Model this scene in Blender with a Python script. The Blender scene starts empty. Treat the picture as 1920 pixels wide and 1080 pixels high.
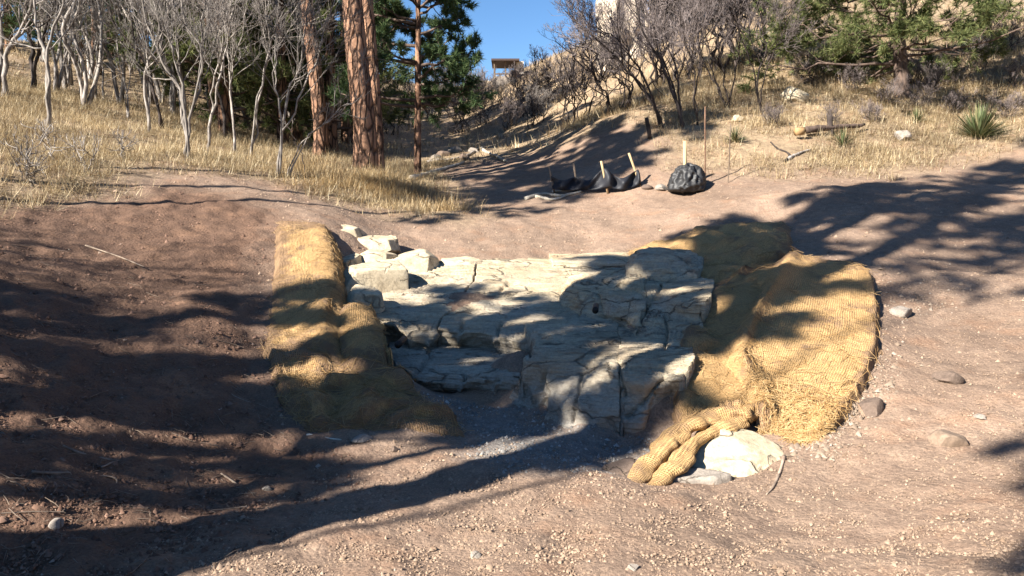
import bpy, bmesh, math, random
import numpy as np
from mathutils import Vector, Matrix

# ------------------------------------------------------------------ camera, sky, sun, exposure
F = 1387.0                      # focal length in pixels of a 1920 wide frame
PITCH = math.radians(6.6)
EYE = np.array([0.0, 0.0, 1.7])
SUN_EL = math.radians(34.0)
SUN_H = np.array([-0.80, -0.60])            # horizontal direction towards the sun
scene = bpy.context.scene
C = scene.collection
cam_d = bpy.data.cameras.new("camera")
cam_d.sensor_width = 36.0
cam_d.lens = 36.0 * F / 1920.0
cam_d.clip_start = 0.05
cam_d.clip_end = 2000
cam = bpy.data.objects.new("camera", cam_d)
cam.location = EYE
cam.rotation_euler = (math.pi / 2 - PITCH, 0, 0)
C.objects.link(cam)
scene.camera = cam

world = bpy.data.worlds.new("World")
scene.world = world
world.use_nodes = True
wn = world.node_tree.nodes
wl = world.node_tree.links
bg = wn["Background"]
sky = wn.new("ShaderNodeTexSky")
sky.sky_type = 'NISHITA'
sky.sun_disc = False
sky.sun_elevation = SUN_EL
sky.sun_rotation = math.atan2(SUN_H[0], SUN_H[1])
sky.altitude = 1900
sky.air_density = 1.0
sky.dust_density = 0.15
sky.ozone_density = 3.0
hs = wn.new("ShaderNodeHueSaturation")
hs.inputs["Saturation"].default_value = 1.14
hs.inputs["Value"].default_value = 1.15
wl.new(sky.outputs[0], hs.inputs["Color"])
wl.new(hs.outputs[0], bg.inputs[0])
bg.inputs[1].default_value = 0.05

SUN = np.array([SUN_H[0] * math.cos(SUN_EL), SUN_H[1] * math.cos(SUN_EL), math.sin(SUN_EL)])
SUN /= np.linalg.norm(SUN)
sun_d = bpy.data.lights.new("sun", 'SUN')
sun_d.energy = 5.0
sun_d.angle = math.radians(0.53)
sun_d.color = (1.0, 0.94, 0.85)
sun_o = bpy.data.objects.new("sun", sun_d)
sun_o.rotation_euler = Vector(SUN).to_track_quat('Z', 'Y').to_euler()
sun_o.location = (-20, -15, 25)
C.objects.link(sun_o)

scene.view_settings.view_transform = 'Standard'
scene.view_settings.look = 'None'
scene.view_settings.exposure = 1.72
scene.view_settings.gamma = 1.0
scene.view_settings.use_curve_mapping = False
scene.cycles.max_bounces = 5
scene.cycles.diffuse_bounces = 1
scene.cycles.glossy_bounces = 2
scene.cycles.transparent_max_bounces = 4

rng = np.random.default_rng(7)
random.seed(7)

# ------------------------------------------------------------------ helpers: pixels, noise, meshes
def ray(px, py):
    r = (px - 960.0) / F
    u = -(py - 540.0) / F
    return np.array([r, math.cos(PITCH) + u * math.sin(PITCH), -math.sin(PITCH) + u * math.cos(PITCH)])

def P(px, py, d):
    """point seen at a pixel of the photograph at forward distance d"""
    v = ray(px, py)
    return EYE + v * (d / v[1])

def PZ(px, py, z0, sl=0.0, d0=0.0):
    """point seen at a pixel on the plane z = z0 + sl*(y-d0)"""
    v = ray(px, py)
    t = (z0 - sl * d0 - EYE[2]) / (v[2] - sl * v[1])
    return EYE + v * t

def hash3(ix, iy, iz, s):
    h = (ix * 374761393 + iy * 668265263 + iz * 2147483647 + s * 1274126177) & 0xFFFFFFFF
    h = ((h ^ (h >> 13)) * 1274126177) & 0xFFFFFFFF
    h = ((h ^ (h >> 16)) * 2246822519) & 0xFFFFFFFF
    return ((h ^ (h >> 15)) & 0xFFFF) / 65535.0 * 2 - 1

def noise(p, s=0):
    """smooth value noise in 3D, p (...,3), about -1..1"""
    p = np.asarray(p, float)
    i = np.floor(p).astype(np.int64)
    f = p - i
    f = f * f * f * (f * (f * 6 - 15) + 10)
    out = 0
    for dx in (0, 1):
        wx = f[..., 0] if dx else 1 - f[..., 0]
        for dy in (0, 1):
            wy = f[..., 1] if dy else 1 - f[..., 1]
            for dz in (0, 1):
                wz = f[..., 2] if dz else 1 - f[..., 2]
                out = out + wx * wy * wz * hash3(i[..., 0] + dx, i[..., 1] + dy, i[..., 2] + dz, s)
    return out

def fbm(p, octv=4, s=0, gain=0.5, lac=2.03):
    p = np.asarray(p, float)
    a, o, t = 1.0, 0.0, 0.0
    for k in range(octv):
        o = o + a * noise(p + 17.3 * k, s + k)
        t += a
        a *= gain
        p = p * lac
    return o / t

def xyz(x, y, z=0.0):
    return np.stack(np.broadcast_arrays(np.asarray(x, float), np.asarray(y, float), np.asarray(z, float)), -1)

def sstep(a, b, x):
    t = np.clip((x - a) / (b - a), 0, 1)
    return t * t * (3 - 2 * t)

def link(o, parent=None):
    C.objects.link(o)
    if parent is not None:
        o.parent = parent
        o.matrix_parent_inverse = Matrix.Translation(parent.location).inverted() if parent.type == 'EMPTY' else Matrix()
    return o

def mesh_data(name, V, faces, mat=None, smooth=True, attrs=None):
    """faces: list of int arrays (n,k), any k"""
    me = bpy.data.meshes.new(name)
    V = np.asarray(V, np.float32)
    me.vertices.add(len(V))
    me.vertices.foreach_set("co", V.ravel())
    faces = [np.asarray(f, np.int32) for f in (faces if isinstance(faces, list) else [faces]) if len(f)]
    nl = sum(f.size for f in faces)
    npoly = sum(len(f) for f in faces)
    me.loops.add(nl)
    me.polygons.add(npoly)
    me.loops.foreach_set("vertex_index", np.concatenate([f.ravel() for f in faces]))
    tot = np.concatenate([np.full(len(f), f.shape[1], np.int32) for f in faces])
    st = np.concatenate([[0], np.cumsum(tot)[:-1]]).astype(np.int32)
    me.polygons.foreach_set("loop_start", st)
    if smooth:
        me.polygons.foreach_set("use_smooth", np.ones(npoly, bool))
    if attrs:
        for k, v in attrs.items():
            a = me.attributes.new(k, 'FLOAT', 'POINT')
            a.data.foreach_set("value", np.asarray(v, np.float32))
    me.update(calc_edges=True)
    me.validate()
    if mat:
        me.materials.append(mat)
    return me

def obj(name, me, parent=None):
    return link(bpy.data.objects.new(name, me), parent)

def tag(o, label=None, cat=None, group=None, kind=None):
    if label: o["label"] = label
    if cat: o["category"] = cat
    if group: o["group"] = group
    if kind: o["kind"] = kind
    return o

def empty(name, loc, label, cat, group=None):
    e = bpy.data.objects.new(name, None)
    e.empty_display_size = 0.2
    e.location = [float(v) for v in loc]
    C.objects.link(e)
    return tag(e, label, cat, group)

class Batch:
    """collects vertices and faces into one mesh"""
    def __init__(s):
        s.V, s.F, s.n = [], {}, 0
        s.A = []
    def add(s, V, faces, a=0.0):
        V = np.asarray(V, float).reshape(-1, 3)
        for f in (faces if isinstance(faces, list) else [faces]):
            f = np.asarray(f, np.int64)
            s.F.setdefault(f.shape[1], []).append(f + s.n)
        s.V.append(V)
        s.A.append(np.broadcast_to(a, (len(V),)))
        s.n += len(V)
    def tubes(s, Pt, R, ns):
        """Pt (B,m,3), R (B,m)"""
        Pt = np.asarray(Pt, float); R = np.asarray(R, float)
        B, m, _ = Pt.shape
        if B == 0: return
        T = np.gradient(Pt, axis=1)
        T /= np.linalg.norm(T, axis=2, keepdims=True) + 1e-9
        ref = np.where(np.abs(T[:, :1, 2:3]) > 0.9, np.array([1.0, 0, 0]), np.array([0, 0, 1.0]))
        ref = np.broadcast_to(ref, T.shape)
        U = np.cross(T, ref); U /= np.linalg.norm(U, axis=2, keepdims=True) + 1e-9
        W = np.cross(T, U)
        a = np.arange(ns) / ns * 2 * np.pi
        V = Pt[:, :, None] + R[:, :, None, None] * (np.cos(a)[:, None] * U[:, :, None] + np.sin(a)[:, None] * W[:, :, None])
        b = np.arange(B)[:, None, None] * (m * ns)
        i = np.arange(m - 1)[None, :, None] * ns
        j = np.arange(ns)[None, None, :]
        j2 = (j + 1) % ns
        q = np.stack([b + i + j, b + i + j2, b + i + ns + j2, b + i + ns + j], -1).reshape(-1, 4)
        s.add(V.reshape(-1, 3), q)
        if ns > 4:
            e0 = (np.arange(B)[:, None] * (m * ns) + np.arange(ns)[None, ::-1])
            e1 = (np.arange(B)[:, None] * (m * ns) + (m - 1) * ns + np.arange(ns)[None, :])
            s.F.setdefault(ns, []).append(np.concatenate([e0, e1]) + s.n - len(V.reshape(-1, 3)))
    def mesh(s, name, mat, smooth=True, center=None):
        V = np.concatenate(s.V)
        if center is not None: V = V - center
        return mesh_data(name, V, [np.concatenate(f) for f in s.F.values()], mat, smooth, {"val": np.concatenate(s.A)})

# ------------------------------------------------------------------ materials
def mat(name):
    m = bpy.data.materials.new(name)
    m.use_nodes = True
    nt = m.node_tree
    b = nt.nodes["Principled BSDF"]
    b.inputs["Roughness"].default_value = 0.9
    b.inputs["Specular IOR Level"].default_value = 0.25
    return m, nt, b

def N(nt, t, **kw):
    n = nt.nodes.new(t)
    for k, v in kw.items():
        if k.startswith("i_"):
            n.inputs[int(k[2:]) if k[2:].isdigit() else k[2:]].default_value = v
        else:
            setattr(n, k, v)
    return n

def mixc(nt, fac, a, b, blend='MIX'):
    n = nt.nodes.new("ShaderNodeMix")
    n.data_type = 'RGBA'
    n.blend_type = blend
    for sock, v in ((n.inputs[0], fac), (n.inputs[6], a), (n.inputs[7], b)):
        if isinstance(v, (int, float)): sock.default_value = v
        elif isinstance(v, tuple): sock.default_value = (*v, 1.0) if len(v) == 3 else v
        else: nt.links.new(v, sock)
    return n.outputs[2]

def nz(nt, vec, scale, detail=4, rough=0.55, dist=0.0):
    n = N(nt, "ShaderNodeTexNoise")
    n.inputs["Scale"].default_value = scale
    n.inputs["Detail"].default_value = detail
    n.inputs["Roughness"].default_value = rough
    n.inputs["Distortion"].default_value = dist
    if vec is not None: nt.links.new(vec, n.inputs["Vector"])
    return n.outputs[0]

def ramp(nt, fac, *stops):
    n = N(nt, "ShaderNodeValToRGB")
    r = n.color_ramp
    while len(r.elements) < len(stops): r.elements.new(0.5)
    for e, (p, c) in zip(r.elements, stops):
        e.position = p
        e.color = (c, c, c, 1) if isinstance(c, (int, float)) else (*c, 1)
    nt.links.new(fac, n.inputs[0])
    return n.outputs[0]

def math_(nt, op, a, b=None):
    n = N(nt, "ShaderNodeMath", operation=op)
    for s, v in ((n.inputs[0], a), (n.inputs[1], b)):
        if v is None: continue
        if isinstance(v, (int, float)): s.default_value = v
        else: nt.links.new(v, s)
    return n.outputs[0]

def bump(nt, b, h, strength, dist, prev=None):
    n = N(nt, "ShaderNodeBump")
    n.inputs["Strength"].default_value = strength
    n.inputs["Distance"].default_value = dist
    nt.links.new(h, n.inputs["Height"])
    if prev is not None: nt.links.new(prev, n.inputs["Normal"])
    nt.links.new(n.outputs[0], b.inputs["Normal"])
    return n.outputs[0]

def geo_pos(nt): return N(nt, "ShaderNodeNewGeometry").outputs["Position"]
def obj_pos(nt): return N(nt, "ShaderNodeTexCoord").outputs["Object"]
def island(nt): return N(nt, "ShaderNodeNewGeometry").outputs["Random Per Island"]
def attr(nt, nm): return N(nt, "ShaderNodeAttribute", attribute_name=nm).outputs["Fac"]
def scaled(nt, vec, s):
    n = N(nt, "ShaderNodeMapping")
    n.inputs["Scale"].default_value = s
    nt.links.new(vec, n.inputs[0])
    return n.outputs[0]

def make_ground_mat():
    m, nt, b = mat("dirt and straw ground")
    p = geo_pos(nt)
    red, straw, sand = attr(nt, "red"), attr(nt, "straw"), attr(nt, "sand")
    big = nz(nt, p, 0.9, 5)
    mid = nz(nt, p, 9.0, 5, 0.65)
    fine = nz(nt, p, 60.0, 4, 0.7)
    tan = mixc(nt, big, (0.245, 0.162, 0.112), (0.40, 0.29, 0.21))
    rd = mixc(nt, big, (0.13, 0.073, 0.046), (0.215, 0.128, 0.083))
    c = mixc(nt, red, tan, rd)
    grey = mixc(nt, mid, (0.20, 0.18, 0.16), (0.33, 0.30, 0.265))
    c = mixc(nt, sand, c, grey)
    st = mixc(nt, mid, (0.27, 0.185, 0.115), (0.48, 0.37, 0.23))
    c = mixc(nt, straw, c, st)
    c = mixc(nt, ramp(nt, mid, (0.35, 0.0), (0.65, 1.0)), mixc(nt, 0.4, c, (0.10, 0.06, 0.045)), c)
    pat = ramp(nt, nz(nt, p, 2.3, 4, 0.6), (0.52, 0.0), (0.7, 0.5))
    c = mixc(nt, pat, c, (0.33, 0.19, 0.115))
    c = mixc(nt, 1.0, c, ramp(nt, nz(nt, p, .55, 5, .65, .6), (.3, .74), (.65, 1.08)), 'MULTIPLY')
    f2 = ramp(nt, fine, (0.3, 0.55), (0.7, 1.15))
    c = mixc(nt, 1.0, c, f2, 'MULTIPLY')
    nt.links.new(c, b.inputs["Base Color"])
    vo = N(nt, "ShaderNodeTexVoronoi")
    vo.inputs["Scale"].default_value = 26
    vo.inputs["Randomness"].default_value = 1.0
    nt.links.new(p, vo.inputs["Vector"])
    h = math_(nt, 'ADD', math_(nt, 'MULTIPLY', vo.outputs["Distance"], -0.5), math_(nt, 'MULTIPLY', mid, 1.2))
    n1 = bump(nt, b, h, 0.45, 0.03)
    bump(nt, b, fine, 0.8, 0.012, n1)
    return m

def cracks(nt, p, sc, amount, width):
    '''1 on the plates, 0 in the joints of an uneven crack net; only some joints are open'''
    w = N(nt, "ShaderNodeTexNoise"); w.inputs["Scale"].default_value = 3.0; w.inputs["Detail"].default_value = 5
    nt.links.new(p, w.inputs["Vector"])
    d = N(nt, "ShaderNodeMix", data_type='RGBA'); d.inputs[0].default_value = .22
    nt.links.new(p, d.inputs[6]); nt.links.new(w.outputs[1], d.inputs[7])
    v = N(nt, "ShaderNodeTexVoronoi", feature='DISTANCE_TO_EDGE'); v.inputs["Scale"].default_value = amount
    nt.links.new(scaled(nt, d.outputs[2], sc), v.inputs["Vector"])
    e = ramp(nt, v.outputs[0], (0.0, 0.0), (width, 1.0))
    gate = ramp(nt, nz(nt, p, 1.7, 3), (.42, 1.0), (.55, 0.0))
    return math_(nt, 'MAXIMUM', e, gate)

def make_rock_mat():
    m, nt, b = mat("laminated sandstone")
    p = geo_pos(nt)
    oi = N(nt, "ShaderNodeObjectInfo").outputs["Random"]
    sq = scaled(nt, p, (1.2, 1.2, 16.0))
    lam = nz(nt, sq, 1.5, 6, 0.6, 0.6)
    big = nz(nt, p, 1.3, 5, 0.6)
    fine = nz(nt, p, 38, 6, 0.7)
    c = mixc(nt, ramp(nt, lam, (0.3, 0.0), (0.7, 1.0)), (0.36, 0.265, 0.155), (0.62, 0.515, 0.345))
    c = mixc(nt, ramp(nt, big, (0.45, 0.0), (0.75, 0.75)), c, (0.44, 0.40, 0.34))
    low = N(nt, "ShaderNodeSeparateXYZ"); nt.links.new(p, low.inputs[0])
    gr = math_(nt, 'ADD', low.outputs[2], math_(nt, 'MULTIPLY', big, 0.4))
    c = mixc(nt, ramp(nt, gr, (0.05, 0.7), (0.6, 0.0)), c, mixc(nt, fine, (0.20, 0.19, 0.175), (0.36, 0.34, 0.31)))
    crk = cracks(nt, p, (1.1, 2.6, 4.5), 1.0, .03)
    c = mixc(nt, math_(nt, 'MULTIPLY', math_(nt, 'SUBTRACT', 1.0, crk), .75), c, (0.10, 0.08, 0.06))
    c = mixc(nt, ramp(nt, nz(nt, p, 14, 6, .75), (.55, 0.0), (.62, .35)), c, (0.20, 0.17, 0.13))
    lines = ramp(nt, nz(nt, scaled(nt, p, (.9, 5.0, 22.0)), 2.2, 5, 0.7, .8), (0.36, 1.0), (0.46, 0.0))
    c = mixc(nt, math_(nt, 'MULTIPLY', lines, .55), c, (0.17, 0.125, 0.085))
    c = mixc(nt, ramp(nt, nz(nt, p, 4.5, 5, 0.7), (0.58, 0.0), (0.7, 0.6)), c, (0.33, 0.21, 0.125))
    c = mixc(nt, math_(nt, 'MULTIPLY', oi, 0.25), c, (0.30, 0.27, 0.23))
    c = mixc(nt, 1.0, c, ramp(nt, fine, (0.3, 0.75), (0.7, 1.1)), 'MULTIPLY')
    nt.links.new(c, b.inputs["Base Color"])
    n1 = bump(nt, b, lam, 0.8, 0.05)
    bump(nt, b, fine, 0.9, 0.014, bump(nt, b, crk, 0.9, 0.03, n1))
    return m

def make_stone_mat(name, c1, c2, fine_s=40):
    m, nt, b = mat(name)
    p = obj_pos(nt)
    c = mixc(nt, nz(nt, p, 3.0, 6, 0.65), c1, c2)
    f = nz(nt, p, fine_s, 5, 0.7)
    c = mixc(nt, 1.0, c, ramp(nt, f, (0.3, 0.7), (0.7, 1.15)), 'MULTIPLY')
    crk = cracks(nt, p, (1.0, 1.3, 2.2), 3.0 * fine_s / 30, .03)
    c = mixc(nt, math_(nt, 'MULTIPLY', math_(nt, 'SUBTRACT', 1.0, crk), .7), c, (0.09, 0.07, 0.05))
    c = mixc(nt, ramp(nt, nz(nt, p, 7, 6, .7), (.5, 0.0), (.64, .55)), c, tuple(.55 * v for v in c1))
    nt.links.new(c, b.inputs["Base Color"])
    n1 = bump(nt, b, crk, 0.8, 0.02)
    bump(nt, b, f, 0.8, 0.012, n1)
    return m

def make_jute_mat(nm="woven coir netting", dirt=.54):
    m, nt, b = mat(nm)
    uv = N(nt, "ShaderNodeUVMap").outputs[0]
    p = geo_pos(nt)
    dist = N(nt, "ShaderNodeMix", data_type='RGBA'); dist.inputs[0].default_value = 0.03
    nt.links.new(uv, dist.inputs[6])
    nn = N(nt, "ShaderNodeTexNoise"); nn.inputs["Scale"].default_value = 5.0; nt.links.new(p, nn.inputs["Vector"])
    nt.links.new(nn.outputs[1], dist.inputs[7])
    def weave(direction, sc):
        w = N(nt, "ShaderNodeTexWave", wave_type='BANDS', bands_direction=direction, wave_profile='SIN')
        w.inputs["Scale"].default_value = sc
        w.inputs["Distortion"].default_value = 1.2
        w.inputs["Detail"].default_value = 2
        w.inputs["Detail Scale"].default_value = 1.5
        nt.links.new(dist.outputs[2], w.inputs["Vector"])
        return w.outputs["Fac"]
    wx, wy = weave('X', 18.0), weave('Y', 18.0)
    w = math_(nt, 'MAXIMUM', wx, math_(nt, 'MULTIPLY', wy, 0.8))
    fine = nz(nt, p, 55, 5, 0.75)
    big = nz(nt, p, 2.0, 4)
    c = mixc(nt, big, (0.54, 0.325, 0.13), (0.70, 0.45, 0.21))
    c = mixc(nt, ramp(nt, w, (0.25, 0.5), (0.75, 0.0)), c, (0.27, 0.155, 0.065))
    c = mixc(nt, 1.0, c, ramp(nt, fine, (0.3, 0.6), (0.7, 1.25)), 'MULTIPLY')
    soil = ramp(nt, math_(nt, 'ADD', nz(nt, p, 3.2, 6, .7), math_(nt, 'MULTIPLY', attr(nt, "rim"), .42)), (dirt, 0.0), (dirt + .14, .85))
    c = mixc(nt, soil, c, (0.26, 0.165, 0.10))
    nt.links.new(c, b.inputs["Base Color"])
    n1 = bump(nt, b, w, 0.9, 0.016)
    bump(nt, b, fine, 0.8, 0.012, n1)
    return m

def make_bark_mat(name, c1, c2, sc=6.0, stretch=0.35, strength=0.6):
    m, nt, b = mat(name)
    p = geo_pos(nt)
    sv = scaled(nt, p, (sc, sc, sc * stretch))
    n = nz(nt, sv, 1.0, 5, 0.6)
    c = mixc(nt, ramp(nt, n, (0.35, 0.0), (0.65, 1.0)), c1, c2)
    c = mixc(nt, 1.0, c, ramp(nt, N(nt, "ShaderNodeObjectInfo").outputs["Random"], (0.0, .62), (1.0, 1.08)), 'MULTIPLY')
    nt.links.new(c, b.inputs["Base Color"])
    bump(nt, b, n, strength, 0.03)
    return m

def make_pine_bark():
    m, nt, b = mat("plated orange pine bark")
    p = obj_pos(nt)
    sv = scaled(nt, p, (9.0, 9.0, 2.4))
    vo = N(nt, "ShaderNodeTexVoronoi", feature='DISTANCE_TO_EDGE')
    vo.inputs["Scale"].default_value = 1.0
    dv = N(nt, "ShaderNodeMix", data_type='RGBA'); dv.inputs[0].default_value = 0.25
    nn = N(nt, "ShaderNodeTexNoise"); nn.inputs["Scale"].default_value = 2.0; nt.links.new(sv, nn.inputs["Vector"])
    nt.links.new(sv, dv.inputs[6]); nt.links.new(nn.outputs[1], dv.inputs[7])
    nt.links.new(dv.outputs[2], vo.inputs["Vector"])
    e = ramp(nt, vo.outputs[0], (0.02, 0.0), (0.16, 1.0))
    big = nz(nt, sv, 0.8, 4)
    c = mixc(nt, big, (0.20, 0.11, 0.068), (0.44, 0.25, 0.155))
    c = mixc(nt, e, (0.055, 0.032, 0.022), c)
    c = mixc(nt, ramp(nt, nz(nt, sv, 1.7, 3), (0.5, 0.0), (0.62, 0.5)), c, (0.17, 0.10, 0.07))
    nt.links.new(c, b.inputs["Base Color"])
    n1 = bump(nt, b, e, 1.0, 0.05)
    bump(nt, b, nz(nt, sv, 6, 4), 0.5, 0.02, n1)
    return m

def make_leafy(name, stops, rough=0.7, transl=0.25):
    m, nt, b = mat(name)
    c = ramp(nt, island(nt), *stops)
    c = mixc(nt, 1.0, c, ramp(nt, nz(nt, geo_pos(nt), .55, 4, .6), (.3, (.62, .60, .58)), (.7, (1.12, 1.1, 1.05))), 'MULTIPLY')
    nt.links.new(c, b.inputs["Base Color"])
    b.inputs["Roughness"].default_value = rough
    if transl:
        t = N(nt, "ShaderNodeBsdfTranslucent"); nt.links.new(c, t.inputs[0])
        mx = N(nt, "ShaderNodeMixShader"); mx.inputs[0].default_value = transl
        nt.links.new(b.outputs[0], mx.inputs[1]); nt.links.new(t.outputs[0], mx.inputs[2])
        nt.links.new(mx.outputs[0], nt.nodes["Material Output"].inputs[0])
    return m

def plain(name, c, rough=0.8, grain=30.0, var=0.35):
    m, nt, b = mat(name)
    p = obj_pos(nt)
    n = nz(nt, p, grain, 4, 0.6)
    nt.links.new(mixc(nt, 1.0, c, ramp(nt, n, (0.3, 1 - var), (0.7, 1 + var)), 'MULTIPLY'), b.inputs["Base Color"])
    b.inputs["Roughness"].default_value = rough
    bump(nt, b, n, 0.4, 0.01)
    return m

M_ground = make_ground_mat()
M_rock = make_rock_mat()
M_boulder = make_stone_mat("cream sandstone boulder", (0.40, 0.31, 0.20), (0.65, 0.56, 0.40), 22)
M_brownstone = make_stone_mat("brown weathered stone", (0.105, 0.075, 0.058), (0.20, 0.145, 0.112), 50)
M_greystone = make_stone_mat("pale grey stone", (0.22, 0.185, 0.155), (0.40, 0.35, 0.295), 50)
M_jute = make_jute_mat()
M_jute_dirty = make_jute_mat("soil stained coir netting", .44)
M_oak = make_bark_mat("pale grey oak bark", (0.11, 0.09, 0.075), (0.47, 0.42, 0.37), 11.0)
M_oakdark = make_bark_mat("dark oak bark", (0.022, 0.018, 0.016), (0.085, 0.065, 0.056), 7.0)
M_twig = make_bark_mat("grey oak twigs", (0.17, 0.145, 0.13), (0.36, 0.32, 0.285), 5.0, 1.0, 0.0)
M_twigdark = make_bark_mat("mauve brown twigs", (0.15, 0.12, 0.11), (0.33, 0.275, 0.26), 5.0, 1.0, 0.0)
M_pine = make_pine_bark()
M_limb = make_bark_mat("pine limb bark", (0.07, 0.05, 0.04), (0.20, 0.14, 0.11), 8.0)
M_needle = make_leafy("dark pine needles", ((0.0, (0.036, 0.075, 0.036)), (0.5, (0.08, 0.135, 0.055)), (1.0, (0.155, 0.205, 0.08))), .7, .35)
M_needle_y = make_leafy("yellow green pine needles", ((0.0, (0.07, 0.10, 0.04)), (0.5, (0.145, 0.18, 0.065)), (1.0, (0.29, 0.30, 0.125))), .7, .4)
M_grass = make_leafy("dry straw grass", ((0.0, (0.24, 0.165, 0.095)), (0.3, (0.45, 0.34, 0.20)), (0.7, (0.60, 0.49, 0.31)), (1.0, (0.76, 0.67, 0.48))), 0.75, 0.2)
M_grass_g = make_leafy("gold roadside grass", ((0.0, (0.30, 0.20, 0.095)), (0.5, (0.52, 0.37, 0.19)), (1.0, (0.70, 0.56, 0.34))), 0.75, 0.2)
M_yucca = make_leafy("yucca blades", ((0.0, (0.06, 0.08, 0.035)), (0.6, (0.13, 0.16, 0.075)), (1.0, (0.36, 0.31, 0.17))), 0.5, 0.1)
M_fibre = make_leafy("loose coir fibre", ((0.0, (0.36, 0.21, 0.08)), (0.5, (0.55, 0.35, 0.155)), (1.0, (0.70, 0.50, 0.27))), 0.8, 0.15)

# ------------------------------------------------------------------ blankets: control grids (pixel, distance)
B_left = [
 [(515,408,11.6),(560,405,11.7),(603,413,11.7),(622,436,11.45),(634,462,11.1),(640,480,11.1)],
 [(512,460,10.4),(560,456,10.4),(605,458,10.35),(628,478,10.15),(640,505,9.9),(646,535,9.85)],
 [(508,515,9.35),(558,510,9.35),(608,512,9.25),(632,530,9.1),(643,560,8.95),(650,590,8.9)],
 [(504,565,8.55),(555,562,8.55),(604,556,8.5),(622,580,8.3),(645,600,8.2),(652,622,8.15)],
 [(498,615,7.9),(550,612,7.9),(600,600,7.9),(622,628,7.65),(640,655,7.5),(650,672,7.45)],
 [(488,665,7.25),(540,660,7.3),(595,650,7.35),(625,676,7.18),(650,698,7.06),(664,706,7.03)],
]
B_flap = [
 [(632,585,8.35),(655,566,8.5),(690,566,8.6),(706,590,8.35)],
 [(630,625,7.85),(655,600,8.0),(694,600,8.05),(716,615,7.95)],
 [(634,655,7.45),(660,635,7.6),(698,632,7.65),(724,640,7.6)],
 [(645,690,7.1),(672,672,7.25),(706,672,7.3),(730,678,7.25)],
]
B_lower = [
 [(492,640,7.55),(560,642,7.6),(625,668,7.33),(680,676,7.25),(735,684,7.18)],
 [(505,690,6.95),(570,692,6.95),(640,704,6.9),(700,706,6.85),(762,705,6.9)],
 [(515,720,6.65),(580,718,6.7),(650,722,6.7),(715,728,6.65),(795,735,6.6)],
 [(525,748,6.4),(590,745,6.45),(660,744,6.5),(730,752,6.4),(835,762,6.35)],
 [(548,775,6.15),(605,775,6.2),(670,774,6.2),(750,778,6.2),(872,788,6.15)],
 [(575,800,5.95),(625,800,5.97),(690,802,5.97),(765,808,5.95),(878,808,5.95)],
]
B_upper = [
 [(1168,470,11.9),(1235,448,12.2),(1310,424,12.5),(1400,414,12.7),(1475,410,12.7)],
 [(1178,482,11.6),(1245,460,11.75),(1320,440,11.8),(1400,430,11.9),(1485,428,11.9)],
 [(1205,488,11.0),(1275,472,11.05),(1345,462,10.9),(1415,452,10.8),(1490,450,10.9)],
 [(1262,508,10.0),(1320,500,10.0),(1370,488,10.0),(1430,474,9.9),(1480,470,9.9)],
 [(1278,545,9.1),(1325,530,9.2),(1370,512,9.3),(1420,496,9.4),(1465,484,9.5)],
 [(1300,578,8.4),(1335,556,8.6),(1378,534,8.8),(1412,512,9.1),(1440,500,9.25)],
]
B_main = [
 [(1395,500,9.0),(1425,486,9.3),(1465,478,9.55),(1510,474,9.65),(1560,476,9.6),(1600,482,9.5),(1630,496,9.2)],
 [(1318,565,8.15),(1370,535,8.35),(1430,512,8.7),(1480,510,8.8),(1545,514,8.75),(1605,522,8.6),(1645,535,8.4)],
 [(1285,615,7.45),(1345,578,7.65),(1412,556,7.85),(1455,550,8.0),(1535,562,7.9),(1605,572,7.75),(1652,585,7.6)],
 [(1268,672,6.8),(1325,630,7.0),(1395,606,7.2),(1440,598,7.3),(1525,612,7.15),(1600,625,7.0),(1650,640,6.8)],
 [(1264,722,6.35),(1318,690,6.5),(1382,662,6.7),(1425,650,6.8),(1505,665,6.65),(1580,680,6.45),(1632,695,6.3)],
 [(1268,765,6.02),(1318,738,6.15),(1375,714,6.3),(1415,704,6.35),(1485,715,6.25),(1555,728,6.1),(1608,738,6.0)],
 [(1310,782,5.9),(1350,768,5.95),(1392,756,6.0),(1430,752,6.0),(1480,762,5.9),(1525,780,5.75),(1565,785,5.7)],
 [(1395,790,5.83),(1410,786,5.83),(1432,785,5.82),(1455,795,5.7),(1482,815,5.55),(1510,828,5.45),(1540,820,5.48)],
]
BL = {"left": B_left, "flap": B_flap, "lower": B_lower, "upper": B_upper, "main": B_main}

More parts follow.
